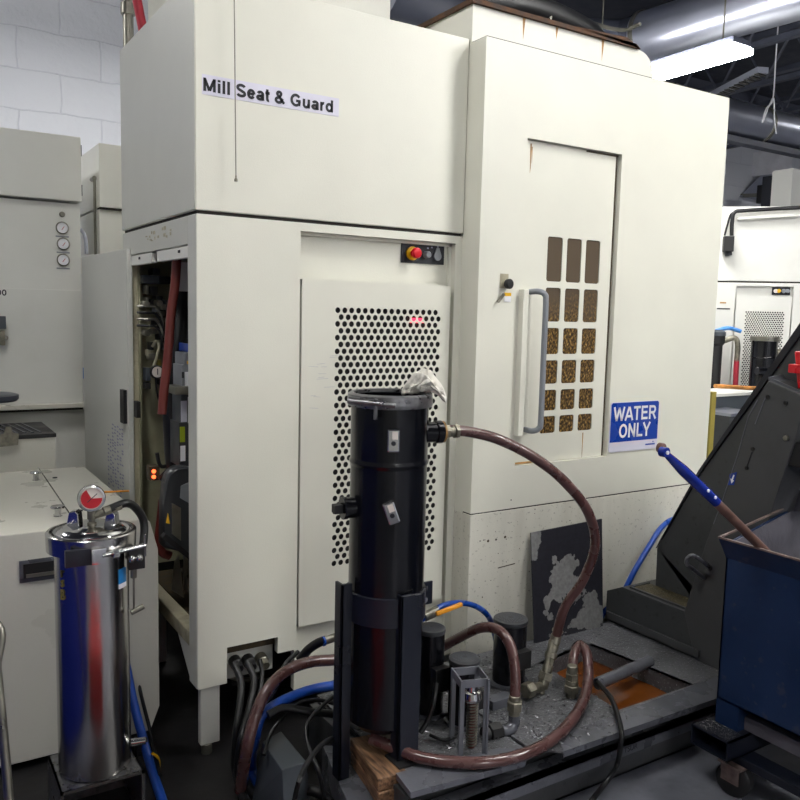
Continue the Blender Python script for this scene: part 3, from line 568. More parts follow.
# perforated door
PX0, PX1, PZ0, PZ1 = 1.31, 1.988, .425, 1.767
yd = YF - .006
hx0, hx1 = 1.446, 1.946; pitch = (hx1 - hx0) / 16.5; rp = pitch * .866; nrow = 39; hz1 = 1.668; hz0 = hz1 - nrow * rp
m = MB()
for (a0, a1, b0, b1) in ((PX0, hx0, PZ0, PZ1), (hx1, PX1, PZ0, PZ1), (hx0, hx1, PZ0, hz0), (hx0, hx1, hz1, PZ1)):
    m.box((a0, yd, b0), (a1, yd + .002, b1))
m.box((PX0, yd + .002, PZ0), (PX0 + .02, YF + .03, PZ1)); m.box((PX1 - .02, yd + .002, PZ0), (PX1, YF + .03, PZ1)); m.box((PX0, yd + .002, PZ1 - .02), (PX1, YF + .03, PZ1)); m.box((PX0, yd + .002, PZ0), (PX1, YF + .03, PZ0 + .02))
def perf(m, hx0, hx1, hz1, nrow, ncol, pitch, rp, y, rad, fr=None, k=5, depth=.003):
    for r in range(nrow):
        z1 = hz1 - r * rp; z0 = z1 - rp; o = 0 if r % 2 == 0 else pitch / 2
        f = fr or (lambda x, y, z: (x, y, z))
        for a0, a1 in (((hx0 + ncol * pitch), hx1),) if o == 0 else ((hx0, hx0 + o),):
            if a1 - a0 > 1e-5: m.bm.faces.new([m.bm.verts.new(f(*q)) for q in ((a0, y, z0), (a1, y, z0), (a1, y, z1), (a0, y, z1))])
        for c in range(ncol):
            x0 = hx0 + o + c * pitch; cx = x0 + pitch / 2; cz = (z0 + z1) / 2
            m.hole_cell(x0, x0 + pitch, z0, z1, cx - rad, cx + rad, cz - rad, cz + rad, rad, y, depth, k, fr)
perf(m, hx0, hx1, hz1, nrow, 16, pitch, rp, yd, .0113)
pdoor = m.build('perforated_door', 'cream', mc, smooth=False, recalc=False)
lab(pdoor, 'perforated cream door panel with round holes')
m = MB(); m.box((hx0 - .03, yd + .012, hz0 - .03), (hx1 + .03, yd + .02, hz1 + .03)); m.build('mesh_backing', 'darkin', mc, smooth=False)
m = MB(); q0 = Y(410, 318, yd + .010); q1 = Y(423, 323, yd + .010); m.box((q0.x, yd + .007, q1.z), (q1.x, yd + .011, q0.z)); m.build('red_display', 'redled', mc, smooth=False)
# faint scratches
m = MB(); random.seed(11)
for k in range(12):
    x_ = 1.33 + random.random() * .1; z_ = 1.28 + random.random() * .2; m.bar((x_, yd - .0004, z_), (x_ + random.uniform(.02, .05), yd - .0004, z_ + random.uniform(-.004, .008)), .0008, .0007)
m.build('scratch', 'ghost', pdoor, smooth=False)
# control plate in the recess
yc = YF + .045
a = Y(401, 242, yc); b = Y(443, 265, yc)
cp = MB().box((a.x, yc - .006, b.z), (b.x, yc, a.z), .001).build('control_plate', 'ink', mc, smooth=False); lab(cp, 'black switch plate with red emergency stop')
c = Y(411, 253.5, yc); ex = MB().lathe([(0, 0), (.028, 0), (.028, .008), (0, .008)], c + Vector((0, -.006, 0)), (0, -1, 0), 28).build('yellow_ring', 'yellow', cp)
MB().lathe([(0, 0), (.012, 0), (.012, .02), (.021, .022), (.022, .034), (.018, .040), (0, .042)], c + Vector((0, -.012, 0)), (0, -1, 0), 28).build('emergency_button', 'red', cp)
c = Y(425, 255, yc); MB().lathe([(0, 0), (.014, 0), (.014, .02), (.011, .024), (0, .024)], c + Vector((0, -.006, 0)), (0, -1, 0), 24).build('button', 'drive', cp)
c = Y(436, 255, yc)
dr = [(c.x + .018 * math.cos(t_) , yc - .009, c.z - .006 + .018 * math.sin(t_)) for t_ in [-PI - .4 + k * (PI + .8) / 14 for k in range(15)]] + [(c.x + .006, yc - .009, c.z + .028), (c.x - .006, yc - .009, c.z + .028)]
MB().prism(dr, (0, -.006, 0)).build('key_cover', 'drive', cp)
for i, px_ in enumerate((417, 427, 431, 437)):
    c = Y(px_, 249 - i * .7, yc); MB().box((c.x - .004, yc - .0068, c.z - .003), (c.x + .004, yc - .006, c.z + .003)).build('plate_mark', 'ghost', cp, smooth=False)
# cable gland plate
m = MB(); m.box((1.02, YF + .06, .25), (1.23, YF + .07, .42)); gp = m.build('gland_plate', 'side', mc, smooth=False)
for i, px_ in enumerate((234, 247, 260)):
    c = Y(px_, 660 - i * 1.5, YF + .06); MB().lathe([(0, 0), (.024, 0), (.024, .03), (.02, .034), (.016, .06), (0, .06)], c, (0, -1, -.25), 14).build('cable_gland', 'blackmatte' if i < 2 else 'brass', gp)
# leg
m = MB(); m.box((.922, YF + .004, .04), (.996, YF + .035, .30)); l_ = m.build('leg', 'side', mc, smooth=False, bevel=.004)
MB().cyl((.95, YF + .02, 0), (.95, YF + .02, .04), .02, 16).build('levelling_foot', 'zinc', l_)
for (x_, y_) in ((3.45, 2.8), (3.45, 4.5), (1.0, 3.7)):
    m = MB(); m.box((x_ - .05, y_ - .05, 0), (x_ + .05, y_ + .05, .40)); m.build('leg', 'side', mc, smooth=False)
# right enclosure
TR = 3.577; dx0, dx1, dzb, dzt = 2.283, 2.842, 1.003, 2.385
m = MB()
m.box((XR, YB, .815), (dx0 - .001, YB + .3, 2.748)); m.box((dx1 + .002, YB, .815), (TR, YB + .3, 2.748)); m.box((dx0 - .001, YB, dzt + .002), (dx1 + .002, YB + .3, 2.748)); m.box((dx0 - .001, YB, .815), (dx1 + .002, YB + .3, dzb - .002))
m.box((TR - .02, YB + .3, .815), (TR, 4.6, 2.748)); m.box((XR, YB + .3, 2.73), (TR, 4.6, 2.748))
m.build('enclosure', 'cream', mc, smooth=False)
m = MB(); m.box((XR + .001, YB + .001, .10), (TR + .008, 4.6, .808)); lab(m.build('lower_apron', 'creamlow', mc, smooth=False, bevel=.003), 'speckled and scuffed lower panel')
m = MB(); m.box((XR + .006, YB + .006, .80), (TR - .006, YB + .1, .82)); m.build('apron_seam', 'seam', mc, smooth=False)
m = MB(); random.seed(21)
for (px_, py_, s_) in ((480, 541, .003), (488, 541, .006), (496, 539.5, .005), (505, 537, .006), (511, 500, .003)):
    c = Y(px_, py_, YB); m.cyl(c, c + Vector((0, -.0012, 0)), s_, 10)
for k in range(70):
    x_ = random.uniform(XR + .02, 2.9); z_ = .3 + .5 * random.random() ** 1.2; s_ = random.uniform(.0012, .004); m.box((x_, YB - .0008, z_), (x_ + s_, YB + .001, z_ + s_ * random.uniform(.4, 1.6)))
m.bar(Y(498, 568, YB - .001), Y(515, 563.5, YB - .001), .001, .004)
m.build('bolt_hole', 'grime', mc, smooth=False)
# door set in the enclosure, recessed
yq = YB + .022
wx = [2.420, 2.530, 2.640]; ww = .088
wz = [(1.793, 1.997), (1.627, 1.766), (1.492, 1.603), (1.372, 1.468), (1.257, 1.350), (1.143, 1.233)]
wz = [(1.803, 1.996), (1.628, 1.776), (1.484, 1.600), (1.352, 1.457), (1.232, 1.325), (1.130, 1.207)]
xe = [2.420, 2.5245, 2.632, 2.740]; ze = [2.02] + [(wz[i][0] + wz[i + 1][1]) / 2 for i in range(5)] + [1.11]
m = MB()
for i in range(3):
    for j in range(6):
        cx = 2.4245 + (i + .5) * .115
        m.hole_cell(2.4245 + i * .115, 2.4245 + (i + 1) * .115, ze[j + 1], ze[j], cx - .0445, cx + .0445, wz[j][0], wz[j][1], .011, yq, .004)
gx0, gx1 = 2.4245, 2.4245 + 3 * .115
for (a0, a1, b0, b1) in ((dx0, gx0, dzb, dzt), (gx1, dx1, dzb, dzt), (gx0, gx1, dzb, 1.11), (gx0, gx1, 2.02, dzt)):
    m.bm.faces.new([m.bm.verts.new(q) for q in ((a0, yq, b0), (a1, yq, b0), (a1, yq, b1), (a0, yq, b1))])
wd = m.build('window_door', 'cream', mc, smooth=False); lab(wd, 'cream sliding door with eighteen barred window openings')
m = MB(); m.box((dx0, yq + .01, dzb), (dx1, yq + .03, dzt)); m.build('door_core', 'creamdirty', wd, smooth=False)
m = MB(); m.box((gx0 - .01, yq + .0045, 1.1), (gx1 + .01, yq + .0095, 2.03)); m.build('window_pane', 'amber', wd, smooth=False)
m = MB(); m.box((dx1 - .014, yq - .001, dzb), (dx1 - .004, yq + .001, dzt)); m.box((dx1 - .2, yq - .001, dzt - .008), (dx1, yq + .001, dzt - .001)); m.build('door_gasket', 'grime', wd, smooth=False)
m = MB(); random.seed(8)
for (x_, z0_, z1_, w0_) in ((2.317, 2.372, 2.27, .004), (2.326, 2.36, 2.31, .002), (2.70, 1.12, 1.02, .003)):
    m = MB(); m.prism([(x_, yq - .0006, z0_), (x_ + w0_ * 2, yq - .0006, z0_), (x_ + w0_ * 1.5, yq - .0006, z1_), (x_ + w0_ * .6, yq - .0006, z1_ - .02)], (0, .0005, 0)); m.build('rust_streak', 'rustst', wd, smooth=False)
m = MB()
m.box((dx0, yq - .0006, dzb), (dx0 + .2, yq, dzb + .008)); m.build('rust_edge', 'rustst', wd, smooth=False)
# grip: channel backing and bow handle
hb = MB(); hb.box((2.268, YB - .030, 1.135), (2.298, yq, 1.762)); hb.box((2.298, YB - .003, 1.135), (2.345, yq, 1.762)); hg = hb.build('grip_channel', 'cream', wd, smooth=False, bevel=.003)
HB = MB().tube([(2.325, YB + .01, 1.752), (2.335, YB - .045, 1.754), (2.352, YB - .066, 1.742), (2.357, YB - .07, 1.70), (2.357, YB - .07, 1.45), (2.357, YB - .07, 1.21), (2.352, YB - .066, 1.172), (2.335, YB - .045, 1.158), (2.325, YB + .01, 1.16)], .0125, 14)
lab(HB.build('bow_handle', 'drive', wd), 'tall grey bow handle')
# push knob and stickers
c = Y(504, 281, YB); MB().box((c.x - .022, YB - .002, c.z - .03), (c.x + .022, YB, c.z + .03)).build('tan_sticker', 'creamdirty', mc, smooth=False)
MB().lathe([(0, 0), (.010, 0), (.010, .012), (.020, .014), (.021, .028), (.016, .034), (0, .035)], Y(505.5, 284, YB), (0, -1, 0), 24).build('push_knob', 'blackmatte', mc)
c = Y(507, 297, YB); MB().box((c.x - .016, YB - .002, c.z - .020), (c.x + .020, YB, c.z + .012)).build('white_tag', 'white', mc, smooth=False)
MB().box((c.x - .016, YB - .003, c.z + .004), (c.x + .020, YB - .001, c.z + .018)).build('yellow_tag', 'yellow', mc, smooth=False)
MB().bar(Y(498, 302, YB - .012), Y(504, 294, YB - .012), .012, .008).build('key_lever', 'zinc', mc)
# WATER ONLY sign
sg = [Y(610, 404, YB - .002), Y(658, 399, YB - .002), Y(658, 444.5, YB - .002), Y(610, 454, YB - .002)]
sx0, sx1, sz0, sz1 = 2.850, 3.186, 1.018, 1.256
def rrect(x0, x1, z0, z1, r, y, n=5):
    P = []
    for (cx, cz, a0) in ((x1 - r, z1 - r, 0), (x0 + r, z1 - r, PI / 2), (x0 + r, z0 + r, PI), (x1 - r, z0 + r, PI * 1.5)):
        for k in range(n + 1): a = a0 + k * PI / 2 / n; P.append((cx + r * math.cos(a), y, cz + r * math.sin(a)))
    return P
ws = MB().prism(rrect(sx0, sx1, sz0, sz1, .014, YB - .001), (0, -.003, 0)).build('water_sign', 'lav', mc, smooth=False); lab(ws, 'blue and white WATER ONLY sign')
MB().prism([(sx0 + .004, YB - .0041, 1.066), (sx1 - .004, YB - .0041, 1.066), (sx1 - .004, YB - .0041, 1.245), (sx1 - .012, YB - .0041, 1.253), (sx0 + .012, YB - .0041, 1.253), (sx0 + .004, YB - .0041, 1.245)], (0, -.001, 0)).build('blue_field', 'signblue', ws, smooth=False)
for txt, zc, s in (('WATER', 1.200, .098), ('ONLY', 1.118, .098)):
    letters('sign_lettering', txt, .068, 'white', ws, facing((1, 0, 0), (0, 0, 1), ((sx0 + sx1) / 2, YB - .0058, zc)), sx=.86 if txt == 'WATER' else .84, w=.175)
m = MB(); m.box((sx1 - .085, YB - .0048, 1.038), (sx1 - .018, YB - .004, 1.045)); m.prism([(sx1 - .036, YB - .0048, 1.050), (sx1 - .026, YB - .0048, 1.050), (sx1 - .031, YB - .0048, 1.058)], (0, .0008, 0)); m.build('maker_mark', 'signblue', ws, smooth=False)
# raised top block with rounded corner and brown gasket
prof = [(XR + .003, 2.5), (3.13, 2.5), (3.13, 2.80)] + [(3.03 + .1 * math.cos(a), 2.80 + .1 * math.sin(a)) for a in [k * PI / 12 for k in range(1, 7)]] + [(XR + .003, 2.90)]
m = MB(); m.prism([(x_, YB + .10, z_) for x_, z_ in prof], (0, 1.1, 0)); m.build('top_cover', 'cream', mc)
m = MB(); m.box((XR - .012, YB + .085, 2.90), (2.99, YB + 1.2, 2.918)); m.prism([(2.6, YB + .085, 2.918), (2.99, YB + .085, 2.918), (3.02, YB + .085, 2.90), (2.93, YB + .085, 2.935)], (0, 1.1, 0)); lab(m.build('rubber_gasket', 'rust', mc, smooth=False), 'worn brown edge strip')
m = MB(); m.box((1.25, 3.82, 1.9), (2.3, 4.6, 3.6)); m.build('rear_tower', 'cream', mc, smooth=False)
a = X(444, 29, XR); b = X(452, 34, XR); m = MB(); m.box((XR - .002, b.y, 2.76), (XR + .004, a.y + .12, 2.80)); m.build('cable_slot', 'ink', mc, smooth=False)
m = MB()
for (px_, py_) in ((523, 10), (556, 18), (602, 34)):
    c = Y(px_, py_, YB + .1); m.prism([(c.x, YB + .0992, 2.899), (c.x + .016, YB + .0992, 2.899), (c.x + .006, YB + .0992, 2.80 + random.random() * .05)], (0, .0005, 0))
m.build('rust_run', 'rustst', mc, smooth=False)
m = MB(); m.box((XR + .003, YB + .001, 2.7475), (TR - .02, YB + .1, 2.751)); m.build('top_seam', 'seam', mc, smooth=False)
# hardware lying on top of the machine
t = thing('overhead_fittings', 'dark pipe cluster with white fittings above the top cover', 'pipes', (2.6, 3.2, 2.92))
m = MB(); m.tube([(2.25, 3.0, 3.02), (2.6, 3.0, 3.05), (3.0, 3.05, 3.02), (3.1, 3.2, 2.98)], .07, 16); m.build('hose', 'blackcable', t)
m = MB()
for x_ in (2.35, 2.62): m.tube([(x_, 2.95, 2.96), (x_ + .03, 2.95, 3.05), (x_ + .1, 2.97, 3.04), (x_ + .12, 2.99, 2.95)], .012, 10)
m.build('fitting', 'zinc', t)

# ------------------------------------------------------------------ leaning black sheet
m = MB(); a, b, c, d = Y(535, 645, 2.56), Y(603, 632, 2.56), Y(602, 519, 2.64), Y(531, 533, 2.64)
m.hexa([(a.x, a.y, .2), (b.x, b.y, .2), (b.x, b.y + .006, .2), (a.x, a.y + .006, .2), (d.x, d.y, d.z), (c.x, c.y, c.z), (c.x, c.y + .006, c.z), (d.x, d.y + .006, d.z)])
tag(m.build('steel_sheet', 'plate', smooth=False), 'black sheet with peeling grey patches leaning on the lower front of the machine', 'sheet')

# ------------------------------------------------------------------ coolant tank
ZT = .22
tk = thing('coolant_tank', 'low dark grey coolant tank covered in metal chips in front of the machine', 'tank', (1.3, 1.9, 0))
m = MB()
m.box((1.28, 1.90, .004), (3.3, 1.93, .135)); m.box((1.28, 1.9, .004), (1.31, 2.62, .19)); m.box((1.28, 2.6, .004), (3.3, 2.62, .19)); m.box((3.27, 1.9, .004), (3.3, 2.62, .19)); m.box((1.28, 1.9, .004), (3.3, 2.62, .012))
m.box((1.32, 1.97, .012), (2.22, 2.6, .19))
m.build('tank_body', 'conv', tk, smooth=False)
m = MB(); m.box((1.20, 1.872, .095), (3.2, 1.90, .138)); m.box((1.20, 1.872, .130), (3.2, 1.95, .138)); m.build('front_ledge', 'tankedge', tk, smooth=False)
m = MB(); m.prism([(1.28, 1.915, ZT), (1.70, 1.865, ZT), (1.74, 1.915, ZT), (1.75, 2.60, ZT), (1.31, 2.60, ZT), (1.31, 2.05, ZT)], (0, 0, -.008)); m.build('cover_plate', 'tank', tk, smooth=False)
m = MB(); m.prism([(1.275, 1.90, ZT + .003), (1.69, 1.86, ZT + .003), (1.75, 1.91, ZT + .003), (1.66, 1.965, ZT + .003), (1.29, 2.01, ZT + .003)], (0, 0, -.02)); m.build('edge_strip', 'tankedge', tk, smooth=False)
m = MB(); m.prism([(1.76, 2.60, ZT), (1.757, 1.915, ZT), (1.84, 1.845, ZT), (2.18, 1.845, ZT), (2.22, 1.96, ZT), (2.235, 2.38, ZT), (2.235, 2.6, ZT)], (0, 0, -.008)); m.build('cover_plate', 'tank', tk, smooth=False)
m = MB(); m.prism([(1.84, 1.842, ZT + .002), (2.80, 1.825, ZT + .002), (2.80, 1.95, ZT + .002), (1.89, 1.925, ZT + .002)], (0, 0, -.022)); m.build('edge_strip', 'tankedge', tk, smooth=False)
# opening rim
o1, o2, o3, o4 = Z(590, 647, ZT), Z(692, 688, ZT), Z(625, 713, ZT), Z(545, 665, ZT)
m = MB()
m.prism([(2.235, 2.39, ZT), (2.56, 2.44, ZT), (2.62, 1.955, ZT), (2.9, 1.955, ZT), (2.9, 2.6, ZT), (2.235, 2.6, ZT)], (0, 0, -.01))
m.box((2.18, 1.90, .16), (2.9, 1.955, ZT - .001))
m.prism([(2.235, 2.388, ZT), (2.235, 2.41, ZT), (2.56, 2.46, ZT), (2.56, 2.438, ZT)], (0, 0, -.11)); m.prism([(2.56, 2.44, ZT), (2.58, 2.44, ZT), (2.64, 1.955, ZT), (2.62, 1.955, ZT)], (0, 0, -.11)); m.prism([(2.215, 1.94, ZT - .01), (2.235, 1.94, ZT - .01), (2.24, 2.40, ZT - .01), (2.22, 2.40, ZT - .01)], (0, 0, -.10))
m.build('opening_rim', 'tank', tk, smooth=False)
m = MB(); m.cyl(Z(597, 684, ZT + .01) , Z(650, 661, ZT + .01), .024, 16); m.build('cross_pipe', 'tankedge', tk)
textmesh('embossed_mark', 'TSUR', .03, 'ink', tk, facing((1, 0, 0), (0, 0, 1), (2.2, 1.8712, .117)), ext=.0003)
m = MB(); m.box((2.245, 1.955, .10), (2.60, 2.44, .155)); cool = m.build('coolant', 'coolant', smooth=False); tag(cool, 'pool of orange-brown coolant showing through the tank opening', 'liquid')
# metal chips
random.seed(2); m = MB()
def chip(p, s):
    a = random.uniform(0, PI); d = Vector((math.cos(a), math.sin(a), random.uniform(-.2, .3))) * s; u = Vector((-math.sin(a), math.cos(a), random.uniform(.2, .9))) * s * .4
    vs = [m.bm.verts.new(q) for q in (p - d, p + u, p + d, p + Vector((0, 0, s * .5)))]; m.bm.faces.new((vs[0], vs[1], vs[3])); m.bm.faces.new((vs[1], vs[2], vs[3])); m.bm.faces.new((vs[0], vs[3], vs[2]))
for k in range(1500):
    x_ = random.uniform(1.5, 2.23); y_ = random.uniform(1.98, 2.56) if random.random() < .75 else random.uniform(1.88, 2.0)
    if x_ < 1.76 and y_ < 2.0: continue
    chip(Vector((x_, y_, ZT + .002)), random.choice((.002, .003, .004, .006, .009, .013)))
for k in range(500): chip(Vector((random.uniform(2.24, 2.85), random.uniform(2.46, 2.6), ZT + .002)), random.choice((.002, .003, .005)))
cb = m.build('metal_chips', 'chips', smooth=False); tag(cb, 'loose grey metal chips scattered on the tank covers', 'chips'); cb['kind'] = 'stuff'

# ------------------------------------------------------------------ brown hoses and fittings
def fit_(m, p, up, specs):  # stacked hex nuts and collars: (radius, length, sides)
    p = Vector(p); up = Vector(up).normalized()
    for r, L, n in specs: m.cyl(p, p + up * L, r, n); p = p + up * L
    return p
h1 = thing('brown_hose', 'long brown hose arching from the black canister down to the tank fitting before the sheet', 'hose', Z(541, 690, ZT))
yh = 2.24
pts = [Y(448, 430, 2.17), Y(470, 432, 2.16), Y(500, 440, 2.13), Y(535, 458, 2.1), Y(565, 482, 2.08), Y(588, 512, 2.08), Y(595, 545, 2.1), Y(583, 580, 2.15), Y(565, 607, 2.2), Y(556, 637, 2.23)]
MB().tube(pts, .0185, 16).build('hose', 'hose', h1)
c1 = Z(541, 692, ZT); m = MB(); m.cyl(Z(541, 694, ZT), Y(552, 640, 2.23), .012, 12)
q = Y(556, 637, 2.23); dirn = (c1 - q).normalized()
fit_(m, q + dirn * -.01, dirn, [(.021, .04, 16), (.019, .03, 16), (.024, .022, 16), (.019, .025, 6), (.02, .03, 16), (.029, .032, 6), (.021, .03, 16)])
m.cyl(q - dirn * .03, q - dirn * .018, .022, 16); m.build('fitting', 'brass', h1)
m = MB(); m.tube([c1 + Vector((0, 0, .02)), c1 + Vector((-.04, -.01, .03)), c1 + Vector((-.07, -.015, .035))], .02, 12); m.cyl(c1 + Vector((-.06, -.015, .035)), c1 + Vector((-.10, -.02, .035)), .03, 6); m.build('tee', 'brass', h1)
h2 = thing('brown_hose', 'brown hose looping from the right tank fitting low across the front behind the canister foot', 'hose', Z(572, 690, ZT))
pts = [Z(572, 672, .30), Z(574, 655, .345), Z(580, 645, .365), Z(587, 655, .345), Z(588, 680, .28), Z(581, 706, .25), Z(560, 733, .245), Z(530, 752, .245), Z(490, 762, .245), Z(450, 762, .245), Z(418, 757, .245), Z(395, 748, .25), Z(370, 738, .27)]
MB().tube(pts, .0195, 16).build('hose', 'hose', h2)
m = MB(); c2 = Z(571, 697, ZT); fit_(m, c2, (0, 0, 1), [(.02, .02, 16), (.03, .03, 6), (.024, .02, 16), (.026, .025, 6), (.02, .03, 16)]); m.build('fitting', 'brass', h2)
h3 = thing('brown_hose', 'short brown hose bending over from the black elbow to behind the rear pumps', 'hose', Z(512, 730, ZT))
pts = [Y(515, 697, 2.03), Y(515, 670, 2.05), Y(510, 645, 2.09), Y(498, 630, 2.15), Y(480, 628, 2.22), Y(455, 640, 2.33), Y(432, 652, 2.42), Y(405, 660, 2.47)]
MB().tube(pts, .0185, 16).build('hose', 'hose', h3)
q = Y(515, 695, 2.03); m = MB(); fit_(m, q, (0, 0, -1), [(.021, .02, 16), (.028, .035, 6), (.02, .02, 16)]); m.build('fitting', 'brass', h3)
m = MB(); m.tube([q - Vector((0, 0, .07)), q - Vector((0, 0, .10)), q - Vector((.025, 0, .12)), q - Vector((.06, -.01, .12))], .021, 14); m.build('elbow', 'tankedge', h3)
m = MB(); fit_(m, q - Vector((.05, -.01, .12)), (-1, .1, 0), [(.032, .05, 8), (.026, .02, 12)]); m.build('plug', 'blackmatte', h3)
h4 = thing('brown_hose', 'brown hose curving left from the canister down to the floor by the black cables', 'hose', (1.0, 2.5, 0))
pts = [Y(430, 648, 2.45), Y(380, 650, 2.5), Y(340, 659, 2.5), Y(310, 662, 2.5), Y(285, 672, 2.48), Y(266, 692, 2.45), Y(254, 720, 2.42), Y(247, 748, 2.4), Z(240, 790, .025)]
MB().tube(pts, .020, 16).build('hose', 'hose', h4)

# blue hoses
bh = thing('blue_hose', 'blue hose with an amber valve handle beside the black canister', 'hose', (1.8, 2.5, .3))
MB().tube([Y(418, 622, 2.3), Y(440, 607, 2.32), Y(458, 603, 2.34), Y(475, 606, 2.38), Y(488, 616, 2.42), Y(494, 632, 2.46), Y(500, 652, 2.5), Y(520, 660, 2.52), Y(545, 649, 2.53)], .011, 12).build('hose', 'blueh', bh)
MB().bar(Y(436, 614, 2.26), Y(462, 604, 2.26), .014, .016, bev=0).build('valve_handle', 'orange', bh, bevel=.004)
MB().cyl(Y(424, 617, 2.3), Y(438, 610, 2.3), .018, 12).build('valve_body', 'zinc', bh)
tag(MB().tube([Y(598, 622, 2.635), Y(605, 611, 2.63), Y(620, 598, 2.60), Y(635, 570, 2.58), Y(650, 545, 2.6), Y(662, 527, 2.63), Y(676, 517, 2.68), Y(690, 513, 2.74)], .0135, 12).build('blue_hose', 'blueh'), 'blue hose rising behind the chip conveyor at right', 'hose')
tag(MB().tube([Y(420, 690, 2.5), Y(380, 682, 2.5), Y(345, 684, 2.5), Y(310, 690, 2.48), Y(280, 702, 2.45), Y(262, 716, 2.45), Y(256, 735, 2.45), Z(252, 770, .02), Z(270, 800, .02), Z(285, 815, .02)], .017, 12).build('blue_hose', 'blueh'), 'blue hose bending left below the machine front to the floor', 'hose')
bl = thing('blue_hose', 'blue hose running down beside the stainless filter with a yellow tag', 'hose', (.8, 2.9, 0))
MB().tube([Y(126, 665, 2.95), Y(133, 700, 2.9), Y(142, 735, 2.85), Y(152, 770, 2.75), Z(163, 803, .02), Z(172, 830, .02)], .016, 12).build('hose', 'blueh', bl)
m = MB(); m.tube([Y(152, 753, 2.78), Y(158, 758, 2.78), Y(159, 768, 2.78), Y(157, 772, 2.78)], .005, 8); m.build('yellow_clip', 'yellow', bl)
c = Y(141, 745, 2.84); MB().box(c - Vector((.02, .02, .03)), c + Vector((.02, .02, .03)), .005).build('coupler', 'blackmatte', bl)

# ------------------------------------------------------------------ black filter canister
CX, CY, CR = 1.356, 2.2, .124
fc = thing('filter_canister', 'tall gloss black cylindrical filter canister on legs before the perforated door', 'filter', (CX, CY, 0))
m = MB(); m.lathe([(0, .285), (.07, .285), (.10, .295), (CR, .32), (CR, 1.165), (CR + .004, 1.172), (CR + .005, 1.178), (CR + .001, 1.186), (CR + .001, 1.385), (CR - .008, 1.385), (CR - .008, 1.36), (0, 1.36)], (CX, CY, 0), n=56); m.build('vessel', 'black', fc)
m = MB(); m.lathe([(CR + .002, 1.354), (CR + .012, 1.356), (CR + .014, 1.366), (CR + .012, 1.392), (CR + .002, 1.398), (CR - .007, 1.396), (CR - .007, 1.386), (CR + .002, 1.386)], (CX, CY, 0), n=56); rg = m.build('clamp_ring', 'ring', fc)
c = Vector((CX, CY, 1.372)); d0 = Y(378, 398, 2.07) - c; d0.z = 0; d0.normalize(); tdir = Vector((-d0.y, d0.x, 0))
pb = c + d0 * (CR + .030)
m = MB(); m.bar(pb - tdir * .10 + d0 * -.02 + Vector((0, 0, .008)), pb + tdir * .02, .012, .022); m.cyl(pb - tdir * .10 + Vector((0, 0, .008)), pb + tdir * .05 + Vector((0, 0, -.001)), .008, 12); m.cyl(pb + tdir * -.012 + Vector((0, 0, .018)), pb + tdir * -.012 + Vector((0, 0, -.045)), .006, 10); m.build('clamp_bolt', 'ring', rg)
for zc, zl, tilt, px_, py_ in ((0, 0, 0, 393, 440), (0, 0, .35, 391, 512)):
    q = Y(px_, py_, CY - CR * .86); rad = Vector((q.x - CX, q.y - CY, 0)).normalized(); base = Vector((CX, CY, q.z)) + rad * (CR + .002); tg = Vector((-rad.y, rad.x, 0)); upv = Vector((0, 0, 1)) * math.cos(tilt) - tg * math.sin(tilt); rt = upv.cross(rad)
    m = MB(); m.hexa([base + rt * sx * .019 + upv * sz * .036 + rad * o for o in (0, .012) for sx, sz in ((-1, -1), (1, -1), (1, 1), (-1, 1))]); tg_ = m.build('handle_bracket', 'steel2', fc, bevel=.005, smooth=False)
    MB().cyl(base + rad * .011 - upv * .008, base + rad * .0135 - upv * .008, .0075, 14).build('bracket_hole', 'ink', tg_)
    MB().hexa([base + rt * (.004 + sx * .009) + upv * (.016 + sz * .012) + rad * o for o in (.0115, .013) for sx, sz in ((-1, -1), (1, -1), (1, 1), (-1, 1))]).build('bracket_plate', 'gauge', tg_, smooth=False)
nd = Vector((.85, -.15, 0)).normalized(); nb = Vector((CX, CY, 1.262))
m = MB(); m.cyl(nb + nd * .09, nb + nd * .165, .034, 28); m.cyl(nb + nd * .16, nb + nd * .185, .038, 28); m.build('outlet_nozzle', 'black', fc)
m = MB(); m.cyl(nb + nd * .185, nb + nd * .192, .036, 24); m.build('copper_gasket', 'rustst', fc)
m = MB(); fit_(m, nb + nd * .192, nd, [(.024, .02, 6), (.018, .02, 14), (.025, .014, 6)]); m.build('hose_fitting', 'brass', fc)
nd = Vector((-.85, .1, 0)).normalized(); nb = Vector((CX, CY, 1.03))
m = MB(); m.cyl(nb + nd * .09, nb + nd * .15, .033, 28); m.cyl(nb + nd * .145, nb + nd * .16, .036, 28); m.build('side_port', 'black', fc)
m = MB(); m.cyl(nb + nd * .16, nb + nd * .19, .02, 4); m.build('square_plug', 'blackmatte', fc)
m = MB(); m.lathe([(CR + .001, .66), (CR + .008, .662), (CR + .008, .755), (CR + .001, .757)], (CX, CY, 0), n=56); m.build('support_band', 'navy', fc)
legs = [(345, 745, 2.20, .78), (409, 768, 2.03, .70)]
fl_ = Z(409, 768, ZT); m = MB(); xl_ = Y(399, 690, 2.055).x; xr_ = Y(420, 690, 2.055).x; m.box((xl_, 2.055, ZT), (xr_, 2.068, .77), 0); m.box((xl_, 2.055, ZT), (xl_ + .01, 2.10, .77)); m.build('leg', 'navy', fc, smooth=False, bevel=.002)
m = MB(); m.box((1.185, 2.19, .132), (1.195, 2.235, .79)); m.box((1.185, 2.19, .132), (1.225, 2.20, .79)); m.build('leg', 'navy', fc, smooth=False, bevel=.002)
m = MB(); m.box((1.36, 2.318, ZT), (1.42, 2.335, .78)); m.build('leg', 'navy', fc, smooth=False)
